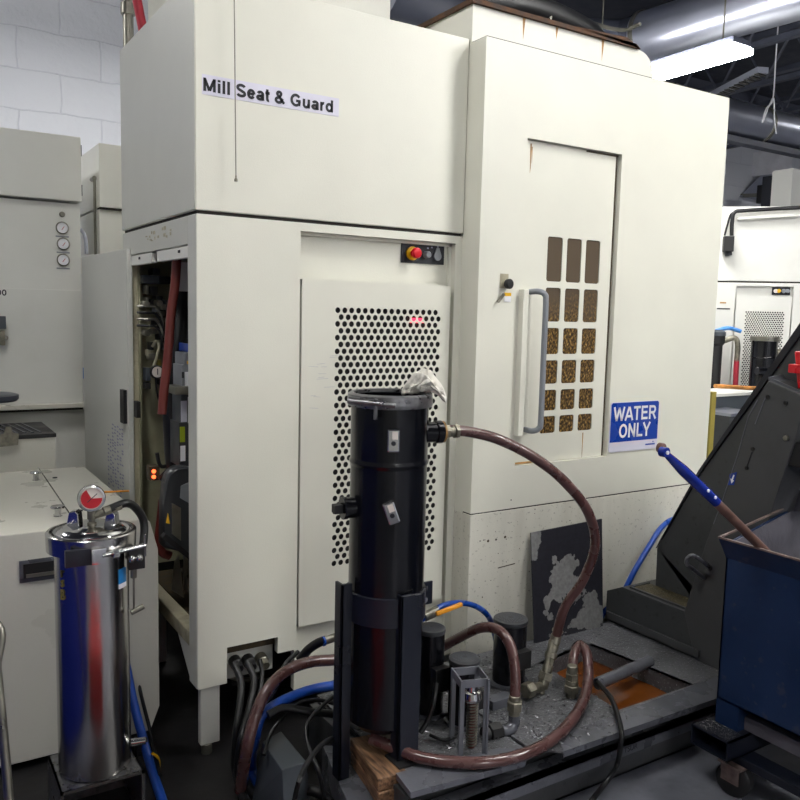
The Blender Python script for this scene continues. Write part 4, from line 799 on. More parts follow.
m = MB(); m.box((1.31, 2.02, ZT), (1.42, 2.11, ZT + .008)); ft = m.build('foot_plate', 'blackmatte', fc, smooth=False); MB().cyl((1.385, 2.04, ZT + .008), (1.385, 2.04, ZT + .022), .009, 6).build('foot_bolt', 'zinc', ft)
m = MB(); m.cyl((CX, CY, .235), (CX, CY, .29), .03, 20); m.cyl((CX + .03, CY - .02, .25), (CX + .09, CY - .03, .25), .02, 12); m.build('drain_fitting', 'brass', fc)
c = X(430, 590, CX + .14); m = MB(); m.box((CX + .11, CY - .004, .665), (CX + .185, CY + .004, .745), .003); eb = m.build('ear_bracket', 'navy', fc)
for z_ in (.685, .725): MB().cyl((CX + .15, CY - .012, z_), (CX + .15, CY - .004, z_), .0115, 14).build('ear_bolt', 'steel2', eb)
# rag
random.seed(14); m = MB()
c = Y(428, 388, 2.2); bmesh.ops.create_icosphere(m.bm, subdivisions=5, radius=1)
for v in m.bm.verts:
    p = v.co.copy(); fold = math.sin(6 * p.y + 2.5 * p.x + 1.5 * math.sin(3 * p.x)) ; f = 1 + .16 * fold + .06 * math.sin(11 * p.y - 5 * p.x + 4 * p.z) + .05 * math.sin(9 * p.x + 3 * p.y)
    bend = .030 * (1 - (p.x - .1) ** 2) - (.034 * max(0, p.x) ** 2)
    from mathutils import noise as nz
    f += .35 * nz.noise(p * 2.6) + .12 * nz.noise(p * 6.5)
    v.co = Vector((p.x * .072 * (1 + .04 * fold), p.y * .05 * f, p.z * .026 * f + bend + .009 * fold * max(0, p.z + .3)))
m.xf(Matrix.Rotation(-.5, 4, 'Z')); m.xf(Matrix.Translation((CX + .098, CY - .045, 1.40)))
tag(m.build('shop_rag', 'cloth'), 'crumpled white rag draped over the rim of the black canister', 'rag')

# ------------------------------------------------------------------ pumps
def pump(cx, cy, r, z0, zt, label, mt='black'):
    t = thing('coolant_pump', label, 'pump', (cx, cy, z0), 'black pump motors on the tank')
    MB().lathe([(0, 0), (r * .96, 0), (r, .006), (r, zt - z0 - .012), (r * .97, zt - z0 - .003), (0, zt - z0 - .003)], (cx, cy, z0), n=40).build('motor_body', mt, t)
    cp_ = MB().lathe([(0, -.012), (r * 1.03, -.012), (r * 1.06, -.006), (r * 1.04, .004), (r * .9, .008), (0, .009)], (cx, cy, zt), n=40).build('fan_cover', 'motor', t)
    m = MB()
    for rr in (.25, .42, .6, .78):
        n_ = int(8 + rr * 22)
        for k in range(n_):
            a = 2 * PI * k / n_; m.bar((cx + math.cos(a) * r * (rr - .06), cy + math.sin(a) * r * (rr - .06), zt + .0092), (cx + math.cos(a) * r * (rr + .06), cy + math.sin(a) * r * (rr + .06), zt + .0092), r * .05, .001)
    m.build('vent_slot', 'guard', cp_, smooth=False)
    MB().box((cx - .03, cy - r - .03, z0 + (zt - z0) * .35), (cx + .03, cy - r * .9, z0 + (zt - z0) * .62), .004).build('terminal_box', 'blackmatte', t)
    MB().lathe([(0, 0), (r * 1.2, 0), (r * 1.2, .012), (0, .012)], (cx, cy, z0 - .0), n=32).build('mounting_flange', 'tankedge', t)
    return t
pump(1.60, 2.28, .048, ZT, .535, 'black pump motor directly right of the tall black canister')
pump(2.01, 2.33, .064, ZT, .475, 'largest black pump motor, before the left edge of the peeling sheet')
pump(1.665, 2.165, .054, ZT, .452, 'low black pump motor with vented cap behind the grey guard frame')
m = MB(); c = Z(500, 706, ZT); m.box(c + Vector((-.05, -.02, .0)), c + Vector((.05, .03, .035)), .004); tag(m.build('clamp_block', 'tankedge'), 'small grey metal block between the pumps on the tank', 'block')
# guard frame
gf = thing('guard_frame', 'grey square steel guard frame standing on the tank over a small spring', 'frame', (1.6, 2.03, ZT))
gx, gy, gw = 1.578, 2.02, .046; gz = .478
g1 = MB()
ang = -.32
def gp_(x, y, z): return (gx + x * math.cos(ang) - y * math.sin(ang), gy + x * math.sin(ang) + y * math.cos(ang), z)
for sx, sy in ((-1, -1), (1, -1), (1, 1), (-1, 1)):
    m = MB(); m.bar(gp_(sx * gw, sy * gw, ZT), gp_(sx * gw, sy * gw, gz), .014 if sx * sy > 0 else .018, .006, up=(math.cos(ang), math.sin(ang), 0)); m.bar(gp_(sx * gw - sx * .006, sy * gw, ZT), gp_(sx * gw - sx * .006, sy * gw, gz), .005, .014, up=(math.cos(ang), math.sin(ang), 0)); m.build('upright', 'guard', gf, smooth=False)
m = MB(); cs = [gp_(sx * gw, sy * gw, gz - .012) for sx, sy in ((-1, -1), (1, -1), (1, 1), (-1, 1))]
for i in range(4): m.bar(cs[i], cs[(i + 1) % 4], .005, .026)
m.build('top_ring', 'guard', gf, smooth=False)
sp_ = MB(); hp = [(gx + .014 + .017 * math.cos(k * .7), gy + .0 + .017 * math.sin(k * .7), ZT + .005 + k * .0011) for k in range(150)]
sp_.tube(hp, .0032, 6, sub=1); sp_.build('spring', 'zinc', gf)
m = MB(); m.cyl((gx + .014, gy, ZT), (gx + .014, gy, .40), .012, 12); m.build('spring_rod', 'redpipe', gf)
m = MB(); m.lathe([(0, 0), (.03, 0), (.034, .01), (.03, .03), (.02, .034), (.018, .05), (0, .05)], (gx + .01, gy, .385), n=20); m.build('cap_nut', 'steel2', gf)

# ------------------------------------------------------------------ wood blocks, junction box, floor plates
def timber(z0, z1, sh, label):
    A_, B_, C_, D_ = Z(378, 779, .222), Z(407, 771, .222), Z(376, 733, .222), Z(350, 738, .222); o_ = Vector((0, -sh, 0))
    m = MB(); m.hexa([Vector((p.x, p.y, z)) + o_ for z in (z0, z1) for p in (A_, B_, C_, D_)]); o = m.build('timber_block', 'wood', smooth=False, bevel=.004); tag(o, label, 'wood block', 'stacked timber blocks'); return o
bp_ = thing('floor_channel', 'flat dark steel channel on the floor under the timber blocks', 'channel', (1.05, 2.1, 0))
pA_, pB_, pC_, pD_ = Z(352, 812, .13), Z(420, 792, .13), Z(385, 730, .13), Z(322, 745, .13)
MB().hexa([Vector((p.x, p.y, z)) for z in (0, .13) for p in (pA_, Vector((1.275, pB_.y, 0)), Vector((1.275, pC_.y, 0)), pD_)]).build('web', 'tankedge', bp_, smooth=False, bevel=.003)
timber(.132, .176, .006, 'lower pale timber block with yellow sawn end, under the darker block')
timber(.177, .222, 0, 'upper timber block with dark weathered top at the foot of the canister')
jb = thing('junction_box', 'slate grey rectangular steel box on the floor below the machine front', 'box', (1.1, 2.4, 0))
m = MB(); m.hexa([Z(252, 800, 0), Z(285, 830, 0), Z(310, 800, 0), Z(275, 775, 0)] + [Z(262, 742, .19), Z(282, 770, .19), Z(307, 762, .19), Z(281, 731, .19)]); m.build('case', 'dgrey', jb, smooth=False, bevel=.003)
# cables
cabs = [
 ([Y(234, 664, 2.72), Y(241, 682, 2.66), Y(240, 705, 2.6), Y(236, 735, 2.55), Z(235, 770, .02), Z(245, 805, .02)], .013, 'thick black cable dropping from the leftmost gland to the floor'),
 ([Y(247, 662, 2.72), Y(254, 680, 2.66), Y(250, 705, 2.6), Y(241, 740, 2.5), Z(238, 778, .02), Z(252, 812, .02)], .013, 'thick black cable dropping from the middle gland to the floor'),
 ([Y(260, 660, 2.72), Y(262, 678, 2.66), Y(256, 710, 2.58), Y(247, 745, 2.48), Z(246, 785, .02)], .008, 'black cable dropping from the right brass gland'),
 ([Y(298, 652, 2.55), Y(285, 665, 2.5), Y(275, 690, 2.5), Y(262, 715, 2.5), Y(255, 740, 2.5)], .008, 'black cable curling under the machine corner behind the brown hose'),
 ([Y(360, 732, 2.3), Y(340, 716, 2.4), Y(310, 712, 2.4), Y(285, 708, 2.42), Y(268, 715, 2.42)], .014, 'thick black cable sagging left from the canister at blue hose height'),
 ([Y(345, 735, 2.28), Y(325, 742, 2.2), Y(308, 762, 2.1), Y(298, 785, 2.0), Z(292, 815, .02)], .008, 'black cable looping from the canister foot down past the grey box'),
 ([Y(345, 688, 2.4), Y(320, 708, 2.35), Y(307, 725, 2.3), Y(308, 745, 2.25), Y(318, 770, 2.15), Z(325, 800, .08)], .007, 'black cable hanging in a narrow bend left of the canister'),
 ([Z(275, 803, .03), Z(290, 792, .05), Z(310, 790, .05), Z(325, 797, .04), Z(335, 812, .03)], .018, 'fat black hose end lying at the bottom edge of the frame'),
 ([Z(598, 682, .24), Z(612, 700, .24), Z(621, 728, .235), Z(621, 742, .2), Y(617, 765, 1.84), Y(606, 782, 1.80), Z(592, 800, .02), Z(580, 815, .02)], .0095, 'thin black cable draping over the right front edge of the tank'),
 ([Y(436, 683, 2.12), Y(434, 700, 2.1), Y(428, 720, 2.1), Y(420, 733, 2.1)], .009, 'black cable leaving the terminal box of the left pump'),
 ([Z(430, 735, .235), Z(445, 740, .235), Z(460, 732, .235), Z(455, 715, .235), Z(440, 715, .235)], .006, 'thin black cable coiled on the tank beside the guard frame'),
 ([Y(340, 705, 2.45), Y(318, 700, 2.45), Y(298, 703, 2.45), Y(280, 720, 2.42), Y(270, 735, 2.4), Y(264, 755, 2.35)], .007, 'black cable arching over the grey junction box'),
 ([Y(128, 610, 3.1), Y(133, 650, 3.05), Y(140, 690, 3.0), Y(150, 730, 2.95), Z(160, 775, .02)], .007, 'thin black cable behind the blue hose by the stainless filter'),
]
for P_, r_, l_ in cabs: tag(MB().tube(P_, r_, 10).build('black_cable', 'blackcable'), l_, 'cable', 'black cables at the foot of the machine')
sw = thing('swivel_hose', 'short black hose with a steel ferrule entering behind the canister', 'hose', (1.3, 2.6, .4))
MB().tube([Y(300, 660, 2.62), Y(308, 650, 2.6), Y(318, 643, 2.58), Y(326, 640, 2.56)], .017, 12).build('hose', 'blackcable', sw)
MB().cyl(Y(324, 641, 2.56), Y(345, 634, 2.54), .0155, 16).build('ferrule', 'zinc', sw); MB().cyl(Y(322.5, 641.5, 2.56), Y(324.5, 641, 2.56), .018, 16).build('blue_ring', 'blueh', sw)

# ------------------------------------------------------------------ chip conveyor
cv = thing('chip_conveyor', 'charcoal chip conveyor rising steeply behind the blue hopper', 'conveyor', (3.0, 2.3, ZT))
tz = .405
m = MB(); m.prism([(2.85, 2.62, ZT), (2.85, 1.95, ZT), (2.85, 2.02, tz), (2.85, 2.53, tz), (2.85, 2.62, .36)], (.52, 0, 0)); m.build('trough', 'conv', cv, smooth=False, bevel=.002)
m = MB(); m.box((2.88, 2.2, tz), (3.0, 2.5, tz + .004)); m.build('grit_tray', 'grit', cv, smooth=False)
m = MB(); m.bar((2.875, 2.19, tz + .004), (2.875, 2.5, tz + .004), .012, .010); m.bar((2.875, 2.5, tz + .004), (3.0, 2.5, tz + .004), .012, .010); m.build('tray_lip', 'conv2', cv, smooth=False)
m = MB(); m.bar((2.835, 2.60, .255), (2.835, 2.08, .255), .012, .03); m.build('lower_rail', 'conv2', cv, smooth=False)
# riser body, side plane x = 3.0 ... 3.4
xb = 3.0
def px_(p): return X(p[0], p[1], xb)
a0 = X(655, 592, xb); a1 = X(657, 548, xb); a2 = X(700, 470, xb); a3 = X(802, 322, xb); up_ = (a3 - a2).normalized(); a4 = a3 + up_ * .5
nrm = Vector((0, -up_.z, up_.y)); nrm = nrm if nrm.y < 0 else -nrm
w2 = .42
poly = [a0, a1, a2, a3, a4, a4 + nrm * w2, a2 + nrm * w2 + up_ * -.5, Vector((xb, 1.98, .30)), Vector((xb, 2.1, tz - .05))]
m = MB(); m.prism(poly, (.42, 0, 0)); m.build('riser', 'conv', cv, smooth=False, bevel=.003)
m = MB(); m.prism([a1 + nrm * .0, a2, a3, a4, a4 + nrm * .03, a3 + nrm * .03, a2 + nrm * .012], (-.010, 0, 0)); m.build('edge_flange', 'ink', cv, smooth=False)
xn = 2.844
near = [(700, 682), (684, 612), (705, 545), (722, 500), (737, 455), (748, 416), (768, 381), (795, 392), (806, 398), (795, 440), (775, 500), (758, 560), (745, 640), (735, 690)]
sp2 = MB().prism([X(p[0], p[1], xn) for p in near], (.15, 0, 0)).build('side_panel', 'conv2', cv, smooth=False, bevel=.003); lab(sp2, 'lighter charcoal side cover')
m = MB(); seq = [(757, 400), (748, 416), (737, 455), (722, 500), (713, 524)]
for p, q in zip(seq, seq[1:]): m.bar(X(p[0] + .5, p[1], xn - .002), X(q[0] + .5, q[1], xn - .002), .003, .003)
m.bar(X(766, 396, xn - .002), X(755, 424, xn - .002), .003, .003); m.build('weld_edge', 'guard', sp2, smooth=False)
for p in ((786, 403), (768, 397), (753, 449), (747, 468)):
    c = X(p[0], p[1], xn); MB().cyl(c, c - Vector((.006, 0, 0)), .008, 8).build('side_bolt', 'blackmatte', sp2)
m = MB(); m.bar(X(752, 452, xn - .002), X(747, 466, xn - .002), .003, .002); m.build('slot', 'ink', sp2, smooth=False)
q = [X(p[0], p[1], xn - .001) for p in ((730, 474), (737, 472), (734, 485), (728, 485))]
al = MB().prism(q, (-.002, 0, 0)).build('arrow_label', 'signblue', sp2, smooth=False); c = sum(q, Vector()) / 4
d = (X(731, 483, xn - .004) - X(734, 475, xn - .004)).normalized(); s_ = Vector((0, -d.z, d.y))
t0 = X(734, 475, xn - .004); t1 = X(731.5, 483.5, xn - .004); L_ = (t1 - t0).length
MB().prism([t0 + s_ * .003, t0 + d * L_ * .55 + s_ * .003, t0 + d * L_ * .55 + s_ * .009, t1, t0 + d * L_ * .55 - s_ * .009, t0 + d * L_ * .55 - s_ * .003, t0 - s_ * .003], (-.001, 0, 0)).build('arrow_mark', 'white', al, smooth=False)
m = MB(); m.tube([X(710, 568, xn), X(706, 564, xn - .05), X(694, 556, xn - .08), X(688, 558, xn - .09), X(687, 564, xn - .09), X(694, 570, xn - .07), X(704, 578, xn)], .009, 12); m.build('lifting_handle', 'tankedge', cv)
# discharge chute and drive on the right
m = MB(); a = X(770, 384, xn); b = X(797, 392, xn)
m.prism([X(768, 380, xn + .02), X(810, 372, xn + .45), X(830, 400, xn + .45), X(800, 394, xn + .02)], (0, 0, .012)); m.build('chute_top', 'tankedge', cv, smooth=False)
m = MB(); c = X(794, 452, xn + .05); m.box(c + Vector((-.04, -.14, -.05)), c + Vector((.3, .03, .045)), .01); m.build('gear_motor', 'blackmatte', cv)
c = X(787, 438, xn); MB().cyl(c, c - Vector((.012, 0, 0)), .011, 8).build('side_bolt', 'zinc', sp2)
m = MB(); c = X(806, 470, xn + .15); m.prism([X(778, 470, xn + .15), X(812, 462, xn + .15), X(812, 510, xn + .15), X(764, 514, xn + .15)], (.3, 0, 0)); m.build('lower_chute', 'hopin', cv, smooth=False)
# red container behind the riser top
rb = thing('red_bin', 'bright red plastic bin on top of the conveyor at the right edge', 'bin', X(800, 392, 2.9))
yf_ = X(794, 370, 2.89).y; zb0 = X(797, 391, 2.89).z + .008; zt0 = X(796, 351, 2.89).z; zr_ = (zb0 + zt0) / 2
m = MB(); m.hexa([(2.90, yf_ - .5, zb0), (3.0, yf_ - .5, zb0), (3.0, yf_ - .012, zb0), (2.90, yf_ - .012, zb0), (2.88, yf_ - .5, zt0), (3.02, yf_ - .5, zt0), (3.02, yf_, zt0), (2.88, yf_, zt0)]); m.build('bin_body', 'red', rb, smooth=False, bevel=.006)
m = MB(); m.box((2.868, yf_ - .5, zr_ - .012), (2.99, yf_ + .012, zr_ + .022)); m.build('rim', 'red', rb, smooth=False, bevel=.004)

# ------------------------------------------------------------------ blue hopper
hp_ = thing('tipping_hopper', 'dark blue steel tipping hopper on casters at the right edge', 'hopper', (2.5, 1.3, 0))
hx = 2.46
T1 = X(711, 536, hx - .045); T2 = X(800, 567, hx - .045)
zt1 = T1.z
yb_ = X(722, 620, hx).y
B1_ = X(722, 700, hx); zb = B1_.z
m = MB(); th = .006
rimE = Y(800, 502, yb_ + .12); kk = (3.3 - hx) / (rimE.x - hx); rimD = (rimE.z - zt1) * kk; rimY = .12 * kk; print('rim', rimD, rimY)
prof = [(yb_, zb), (yb_ - 1.3, zb), (yb_ - 1.3, zt1), (yb_, zt1)]
m.prism([(hx, yb_, zb), (hx, .4, zb), (hx, .4, zt1 - .02), (hx, yb_, zt1 - .02)], (th, 0, 0))
m.hexa([(hx, yb_, zb), (3.3, yb_ + .05, zb), (3.3, yb_ + .05 - th, zb), (hx, yb_ - th, zb), (hx, yb_, zt1 - .02), (3.3, yb_ + rimY, zt1 + rimD), (3.3, yb_ + rimY - th, zt1 + rimD), (hx, yb_ - th, zt1 - .02)])
m.box((3.3, .4, zb), (3.306, yb_, zt1 + .1)); m.box((hx, .4, zb), (3.3, .4 + th, zt1 - .02)); m.box((hx, .4, zb), (3.3, yb_, zb + th))
m.build('bucket', 'hopper', hp_, smooth=False)
m = MB(); m.hexa([(hx + th + .001, yb_ - th - .001, zb + .01), (3.29, yb_ + .04, zb + .01), (3.29, yb_ + .036, zb + .01), (hx + th + .001, yb_ - th - .004, zb + .01), (hx + th + .001, yb_ - th - .001, zt1 - .022), (3.29, yb_ + rimY - .012, zt1 + rimD - .006), (3.29, yb_ + rimY - .015, zt1 + rimD - .006), (hx + th + .001, yb_ - th - .004, zt1 - .022)])
m.box((hx + .3, .6, zb + .02), (3.28, 1.5, zb + .2)); lab(m.build('worn_lining', 'hopin', hp_, smooth=False), 'scraped bare steel inside')
# outward flared lip on near side
m = MB(); m.hexa([(hx - .001, yb_ + .0, zt1 - .075), (hx - .001, .4, zt1 - .075), (hx + .006, .4, zt1 - .07), (hx + .006, yb_, zt1 - .07), (hx - .045, yb_ + .004, zt1), (hx - .045, .4, zt1), (hx - .035, .4, zt1 + .004), (hx - .035, yb_ + .004, zt1 + .004)]); m.build('flared_lip', 'hopper', hp_, smooth=False)
m = MB(); m.bar((hx - .043, yb_ + .006, zt1 + .003), (hx - .043, .4, zt1 + .003), .010, .006); m.bar((hx - .045, yb_ + .004, zt1 + .002), (hx + .03, yb_ + .008, zt1 + .01), .008, .006); m.bar((hx + .03, yb_ + .008, zt1 + .01), (3.3, yb_ + rimY, zt1 + rimD + .003), .008, .006); m.build('lip_edge', 'rimrust', hp_, smooth=False)
# base
m = MB(); m.box((hx, yb_ - .09, .20), (hx + .07, yb_, zb)); m.build('pivot_post', 'hopper', hp_, smooth=False)
m = MB(); m.bar((hx + .14, yb_ + .04, .30), (hx + .14, .4, .30), .10, .10); m.build('rocker_rail', 'hopper', hp_, smooth=False, bevel=.003)
m = MB(); m.bar((hx + .06, yb_ + .0, .245), (hx + .06, .4, .245), .045, .05); m.build('base_rail', 'hopin', hp_, smooth=False, bevel=.003)
m = MB(); m.box((hx - .09, yb_ - .12, .215), (3.2, yb_ + .03, .222)); m.box((hx - .09, yb_ - .12, .15), (3.2, yb_ - .114, .222)); m.box((hx - .09, yb_ + .024, .15), (3.2, yb_ + .03, .222)); m.box((hx - .09, yb_ - .12, .15), (3.2, yb_ + .03, .156)); m.build('fork_pocket', 'navy', hp_, smooth=False)
m = MB(); m.box((hx - .02, .4, .12), (hx + .06, yb_ + .02, .15)); m.build('lower_beam', 'navy', hp_, smooth=False, bevel=.003)
for (x_, y_) in ((hx - .01, yb_ - .10), (hx - .01, .55), (3.2, yb_ - .13), (3.2, .55)):
    cst = MB().lathe([(0, -.025), (.05, -.025), (.06, -.018), (.06, .018), (.05, .025), (0, .025)], (x_, y_, .06), (1, .25, 0), 28).build('caster', 'blackmatte', hp_)
    m = MB(); m.box((x_ - .034, y_ - .035, .055), (x_ - .029, y_ + .035, .12)); m.box((x_ + .029, y_ - .035, .055), (x_ + .034, y_ + .035, .12)); m.box((x_ - .04, y_ - .045, .114), (x_ + .04, y_ + .045, .12)); m.build('caster_fork', 'rimrust', cst, smooth=False)
m = MB(); random.seed(31)
for k in range(260): chip(Vector((random.uniform(hx - .085, hx - .005), random.uniform(yb_ - .115, yb_ + .025), .2235)), random.choice((.002, .003, .004)))
for k in range(900): chip(Vector((hx + .14 + random.uniform(-.045, .045), random.uniform(.9, yb_), .352)), random.choice((.002, .003, .004, .005)))
hc = m.build('hopper_chips', 'chips', smooth=False); tag(hc, 'fine bright chips lying on the hopper base rails', 'chips'); hc['kind'] = 'stuff'
# pry handle resting in the hopper
hd = thing('lever_handle', 'blue and rusty brown steel lever sticking up out of the hopper', 'lever', X(745, 535, hx + .1))
e0 = Y(664, 452, 1.62); e1 = Y(716, 502, 1.60); e2 = Y(748, 534, 1.585)
MB().cyl(e1.lerp(e0, .12), e2 + (e2 - e1).normalized() * .25, .0155, 20).build('shaft', 'brownpipe', hd)
dn_ = (e1 - e0).normalized()
MB().tube([e0 + dn_ * .01, e0.lerp(e1, .25), e0.lerp(e1, .5), e1], lambda t: .010 + .0075 * min(1, t * 2), 18).build('blue_sleeve', 'bluegl', hd)
m = MB(); m.cyl(e0 - Vector((0, .012, 0)), e0 + Vector((0, .012, 0)), .016, 20); m.build('eye_end', 'bluegl', hd)
m = MB(); m.cyl(e0 + Vector((.012, .012, .008)), e0 + Vector((.012, .03, .008)), .016, 20); m.build('washer', 'brownpipe', hd)
m = MB(); m.cyl(e0 - Vector((0, .016, 0)), e0 - Vector((0, .012, 0)), .006, 12); m.cyl(e0.lerp(e1, .74) - Vector((0, .0225, 0)), e0.lerp(e1, .74) - Vector((0, .018, 0)), .005, 10); m.cyl(e0.lerp(e1, .88) - Vector((0, .0225, 0)), e0.lerp(e1, .88) - Vector((0, .018, 0)), .005, 10); m.build('rivet', 'white', hd)

# ------------------------------------------------------------------ pale cover box at left
cb_ = thing('pale_cover_box', 'large pale sheet metal cover box behind the stainless filter at lower left', 'cabinet', (.5, 3.0, 0))
prof = [(.10, 0.03), (.80, .03), (.835, .12), (.835, .74), (.805, .85), (.79, .862), (.10, .862)]
m = MB(); m.prism([(x_, 3.0, z_) for x_, z_ in prof], (0, 1.15, 0)); m.build('body', 'cover', cb_, smooth=False, bevel=.004)
s0 = Z(38, 467, .863); s1 = Z(79, 527, .863)
m = MB(); m.bar((s0.x, s0.y, .8624), (s1.x, 3.003, .8624), .005, .001); m.build('lid_seam', 'seam', cb_, smooth=False)
for p in ((36, 480), (58, 516)):
    c = Z(p[0], p[1], .863); MB().lathe([(0, 0), (.016, 0), (.016, .001), (.0115, .002), (.0115, .028), (.024, .030), (.027, .034), (.024, .039), (0, .042)], c, (0, 0, 1), 28).build('lid_knob', 'steel2', cb_)
for p in ((55, 478), (80, 511)):
    c = Z(p[0], p[1], .863); MB().lathe([(0, 0), (.011, 0), (.010, .004), (0, .005)], c, (0, 0, 1), 16).build('hole_plug', 'blackmatte', cb_)
a = Y(19, 561, 3.0); b = Y(54, 578, 3.0)
m = MB(); m.box((a.x, 2.994, b.z), (b.x + .09, 3.0, a.z)); hr = m.build('pull_recess', 'tankedge', cb_, smooth=False)
m = MB(); m.box((a.x + .012, 2.990, b.z + .014), (b.x + .08, 2.9942, a.z - .012)); m.build('recess_shadow', 'blackmatte', hr, smooth=False)
MB().box((a.x + .02, 2.984, b.z + .018), (b.x + .08, 2.990, b.z + .030)).build('pull_lip', 'zinc', hr, smooth=False)
p = Z(110, 487, .865); q = Z(129, 490, .865)
tag(MB().tube([Z(103, 492, .868), Z(129, 491, .868)], .004, 8).build('pencil', 'orange'), 'thin yellow pencil lying on the pale cover box behind the gauge', 'pencil')

# ------------------------------------------------------------------ stainless filter and stand
FX, FY = .516, 2.60
zb_ = .178; r0 = .110
fs = thing('filter_stand', 'open steel box stand under the stainless filter', 'stand', (FX, FY, 0))
pc = Z(61, 793, zb_); xA, yA = pc.x, pc.y; xB = Z(143, 768, zb_).x; yB_ = FY + .13
m = MB(); m.box((xA, yA, zb_ - .006), (xB, yB_, zb_)); m.box((xA, yA, 0), (xA + .006, yB_, zb_)); m.box((xB - .006, yA, 0), (xB, yB_, zb_)); m.box((xA, yB_ - .006, 0), (xB, yB_, zb_)); m.build('shell', 'ring', fs, smooth=False)
m = MB(); m.box((xA - .001, yA - .002, zb_ - .010), (xB + .001, yA + .004, zb_)); m.box((xB - .008, yA - .002, 0), (xB + .001, yA + .004, zb_)); m.box((xA - .001, yA - .002, 0), (xA + .007, yA + .004, zb_)); m.build('bright_edge', 'steel', fs, smooth=False)
sf = thing('stainless_filter', 'polished stainless steel filter vessel with a red gauge at lower left', 'filter', (FX, FY, zb_))
ZL = .955
m = MB(); m.lathe([(0, 0), (r0 - .006, 0), (r0, .006), (r0, .715), (r0 + .001, .716), (r0 + .001, ZL - zb_ - .045), (0, ZL - zb_ - .045)], (FX, FY, zb_), n=72); m.build('vessel', 'steel', sf)
m = MB(); m.lathe([(r0, -.062), (r0 + .022, -.056), (r0 + .024, -.004), (r0 + .020, 0), (r0 + .012, .001), (r0 + .010, -.008), (r0 - .004, -.010), (r0 - .004, -.05)], (FX, FY, ZL), n=72); m.build('flange', 'steel', sf)
m = MB(); m.lathe([(0, .018), (.05, .017), (.085, .010), (.098, .002), (.104, -.003), (.112, .0), (.116, -.008), (0, -.008)], (FX, FY, ZL), n=72); ld = m.build('lid', 'steel2', sf)
for sx in (-1, 1):
    c = Vector((FX + sx * .058 * .85, FY - sx * .03, ZL + .012)); d = Vector((.846, -.532, 0))
    m = MB(); m.prism([c + Vector((0, 0, 0)) - d * .02, c + d * .02, c + d * .017 + Vector((0, 0, .035)), c + d * .008 + Vector((0, 0, .045)), c - d * .012 + Vector((0, 0, .04))], (.018, .028, 0)); m.build('lug', 'steel2', ld, smooth=False, bevel=.003)
m = MB(); m.lathe([(0, 0), (.014, 0), (.014, .012), (.009, .014), (.009, .02), (.014, .024), (.014, .05), (.010, .055), (.010, .07), (0, .07)], (FX, FY - .01, ZL + .012), n=16); m.cyl((FX, FY - .01, ZL + .045), (FX + .055, FY - .03, ZL + .062), .012, 10); m.build('stem', 'brass', sf)
fd = (Vector((0, 0, H)) - Vector((FX, FY, ZL + .15))); fd = Vector((-.12, -1, .08)).normalized()
gc = Vector((FX - .002, FY - .02, ZL + .102))
gg = MB().lathe([(0, -.03), (.036, -.03), (.040, -.026), (.042, -.004), (.040, .002), (.034, .003), (.034, -.002), (0, -.002)], gc, fd, 40).build('pressure_gauge', 'steel2', sf)
MB().lathe([(0, -.002), (.034, -.002), (.034, -.001), (0, -.001)], gc, fd, 36).build('dial', 'gauge', gg)
gu = Vector((0, 0, 1)); gr = gu.cross(fd).normalized() ; gu = fd.cross(gr).normalized()
gr = gr if gr.x > 0 else -gr
pts = [gc + fd * .0002] + [gc + fd * .0002 + (gr * math.cos(a) + gu * math.sin(a)) * .031 for a in [math.radians(118 + k * 14.2) for k in range(18)]]
MB().prism(pts, fd * .0008).build('red_sector', 'gaugered', gg, smooth=False)
MB().bar(gc + fd * .002 - (gr * .7 + gu * .6) * .018, gc + fd * .002 + (gr * .75 + gu * .65) * .022, .0025, .001, up=fd).build('needle', 'ink', gg, smooth=False)
hq = Vector((FX + .05, FY - .03, ZL + .066))
m = MB(); m.tube([hq, hq + Vector((.05, .01, .01)), hq + Vector((.085, .03, -.012)), hq + Vector((.113, .04, -.06)), hq + Vector((.108, .02, -.12)), hq + Vector((.085, -.01, -.17))], .013, 14); m.build('black_hose', 'blackcable', sf)
m = MB(); m.cyl(hq - Vector((.02, 0, .006)), hq + Vector((.035, .006, .006)), .014, 8); m.build('hose_fitting', 'brass', sf)
# clamp hardware on the right of the flange
cc = Vector((FX + .0, FY - .143, ZL - .046)); ce = Vector((FX + .135, FY - .115, ZL - .04))
m = MB(); m.cyl(cc, ce, .008, 12); m.box(cc + Vector((-.03, -.004, -.025)), cc + Vector((.012, .02, .022)), .003); m.cyl(ce + Vector((0, 0, -.035)), ce + Vector((0, 0, .035)), .0035, 8); m.cyl(cc + Vector((.03, .0, 0)), cc + Vector((.05, .004, 0)), .013, 6); m.build('t_clamp', 'steel2', sf)
m = MB(); m.box(cc + Vector((-.10, .01, -.028)), cc + Vector((-.02, .03, .022)), .003); m.build('clamp_plate', 'navy', sf)
for dx in (0, .022):
    c = Vector((FX + .098 + dx, FY - .10, ZL - .082)); bmm = MB(); bmesh.ops.create_uvsphere(bmm.bm, u_segments=16, v_segments=10, radius=.012); bmm.xf(Matrix.Translation(c)); bmm.build('ball_knob', 'steel2', sf)
m = MB(); m.box((FX + .09, FY - .095, ZL - .12), (FX + .14, FY - .07, ZL - .05), .003); m.build('side_bracket', 'blackmatte', sf)
m = MB(); m.cyl((FX + .108, FY - .08, ZL - .12), (FX + .108, FY - .08, ZL - .255), .0035, 8); m.cyl((FX + .098, FY - .08, ZL - .262), (FX + .138, FY - .08, ZL - .247), .009, 12); m.cyl((FX + .108, FY - .08, ZL - .12), (FX + .108, FY - .08, ZL - .15), .01, 8); m.build('vent_rod', 'zinc', sf)
m = MB(); m.cyl((FX + .10, FY - .05, zb_ + .07), (FX + .145, FY - .06, zb_ + .07), .012, 12); m.build('drain_port', 'steel2', sf)
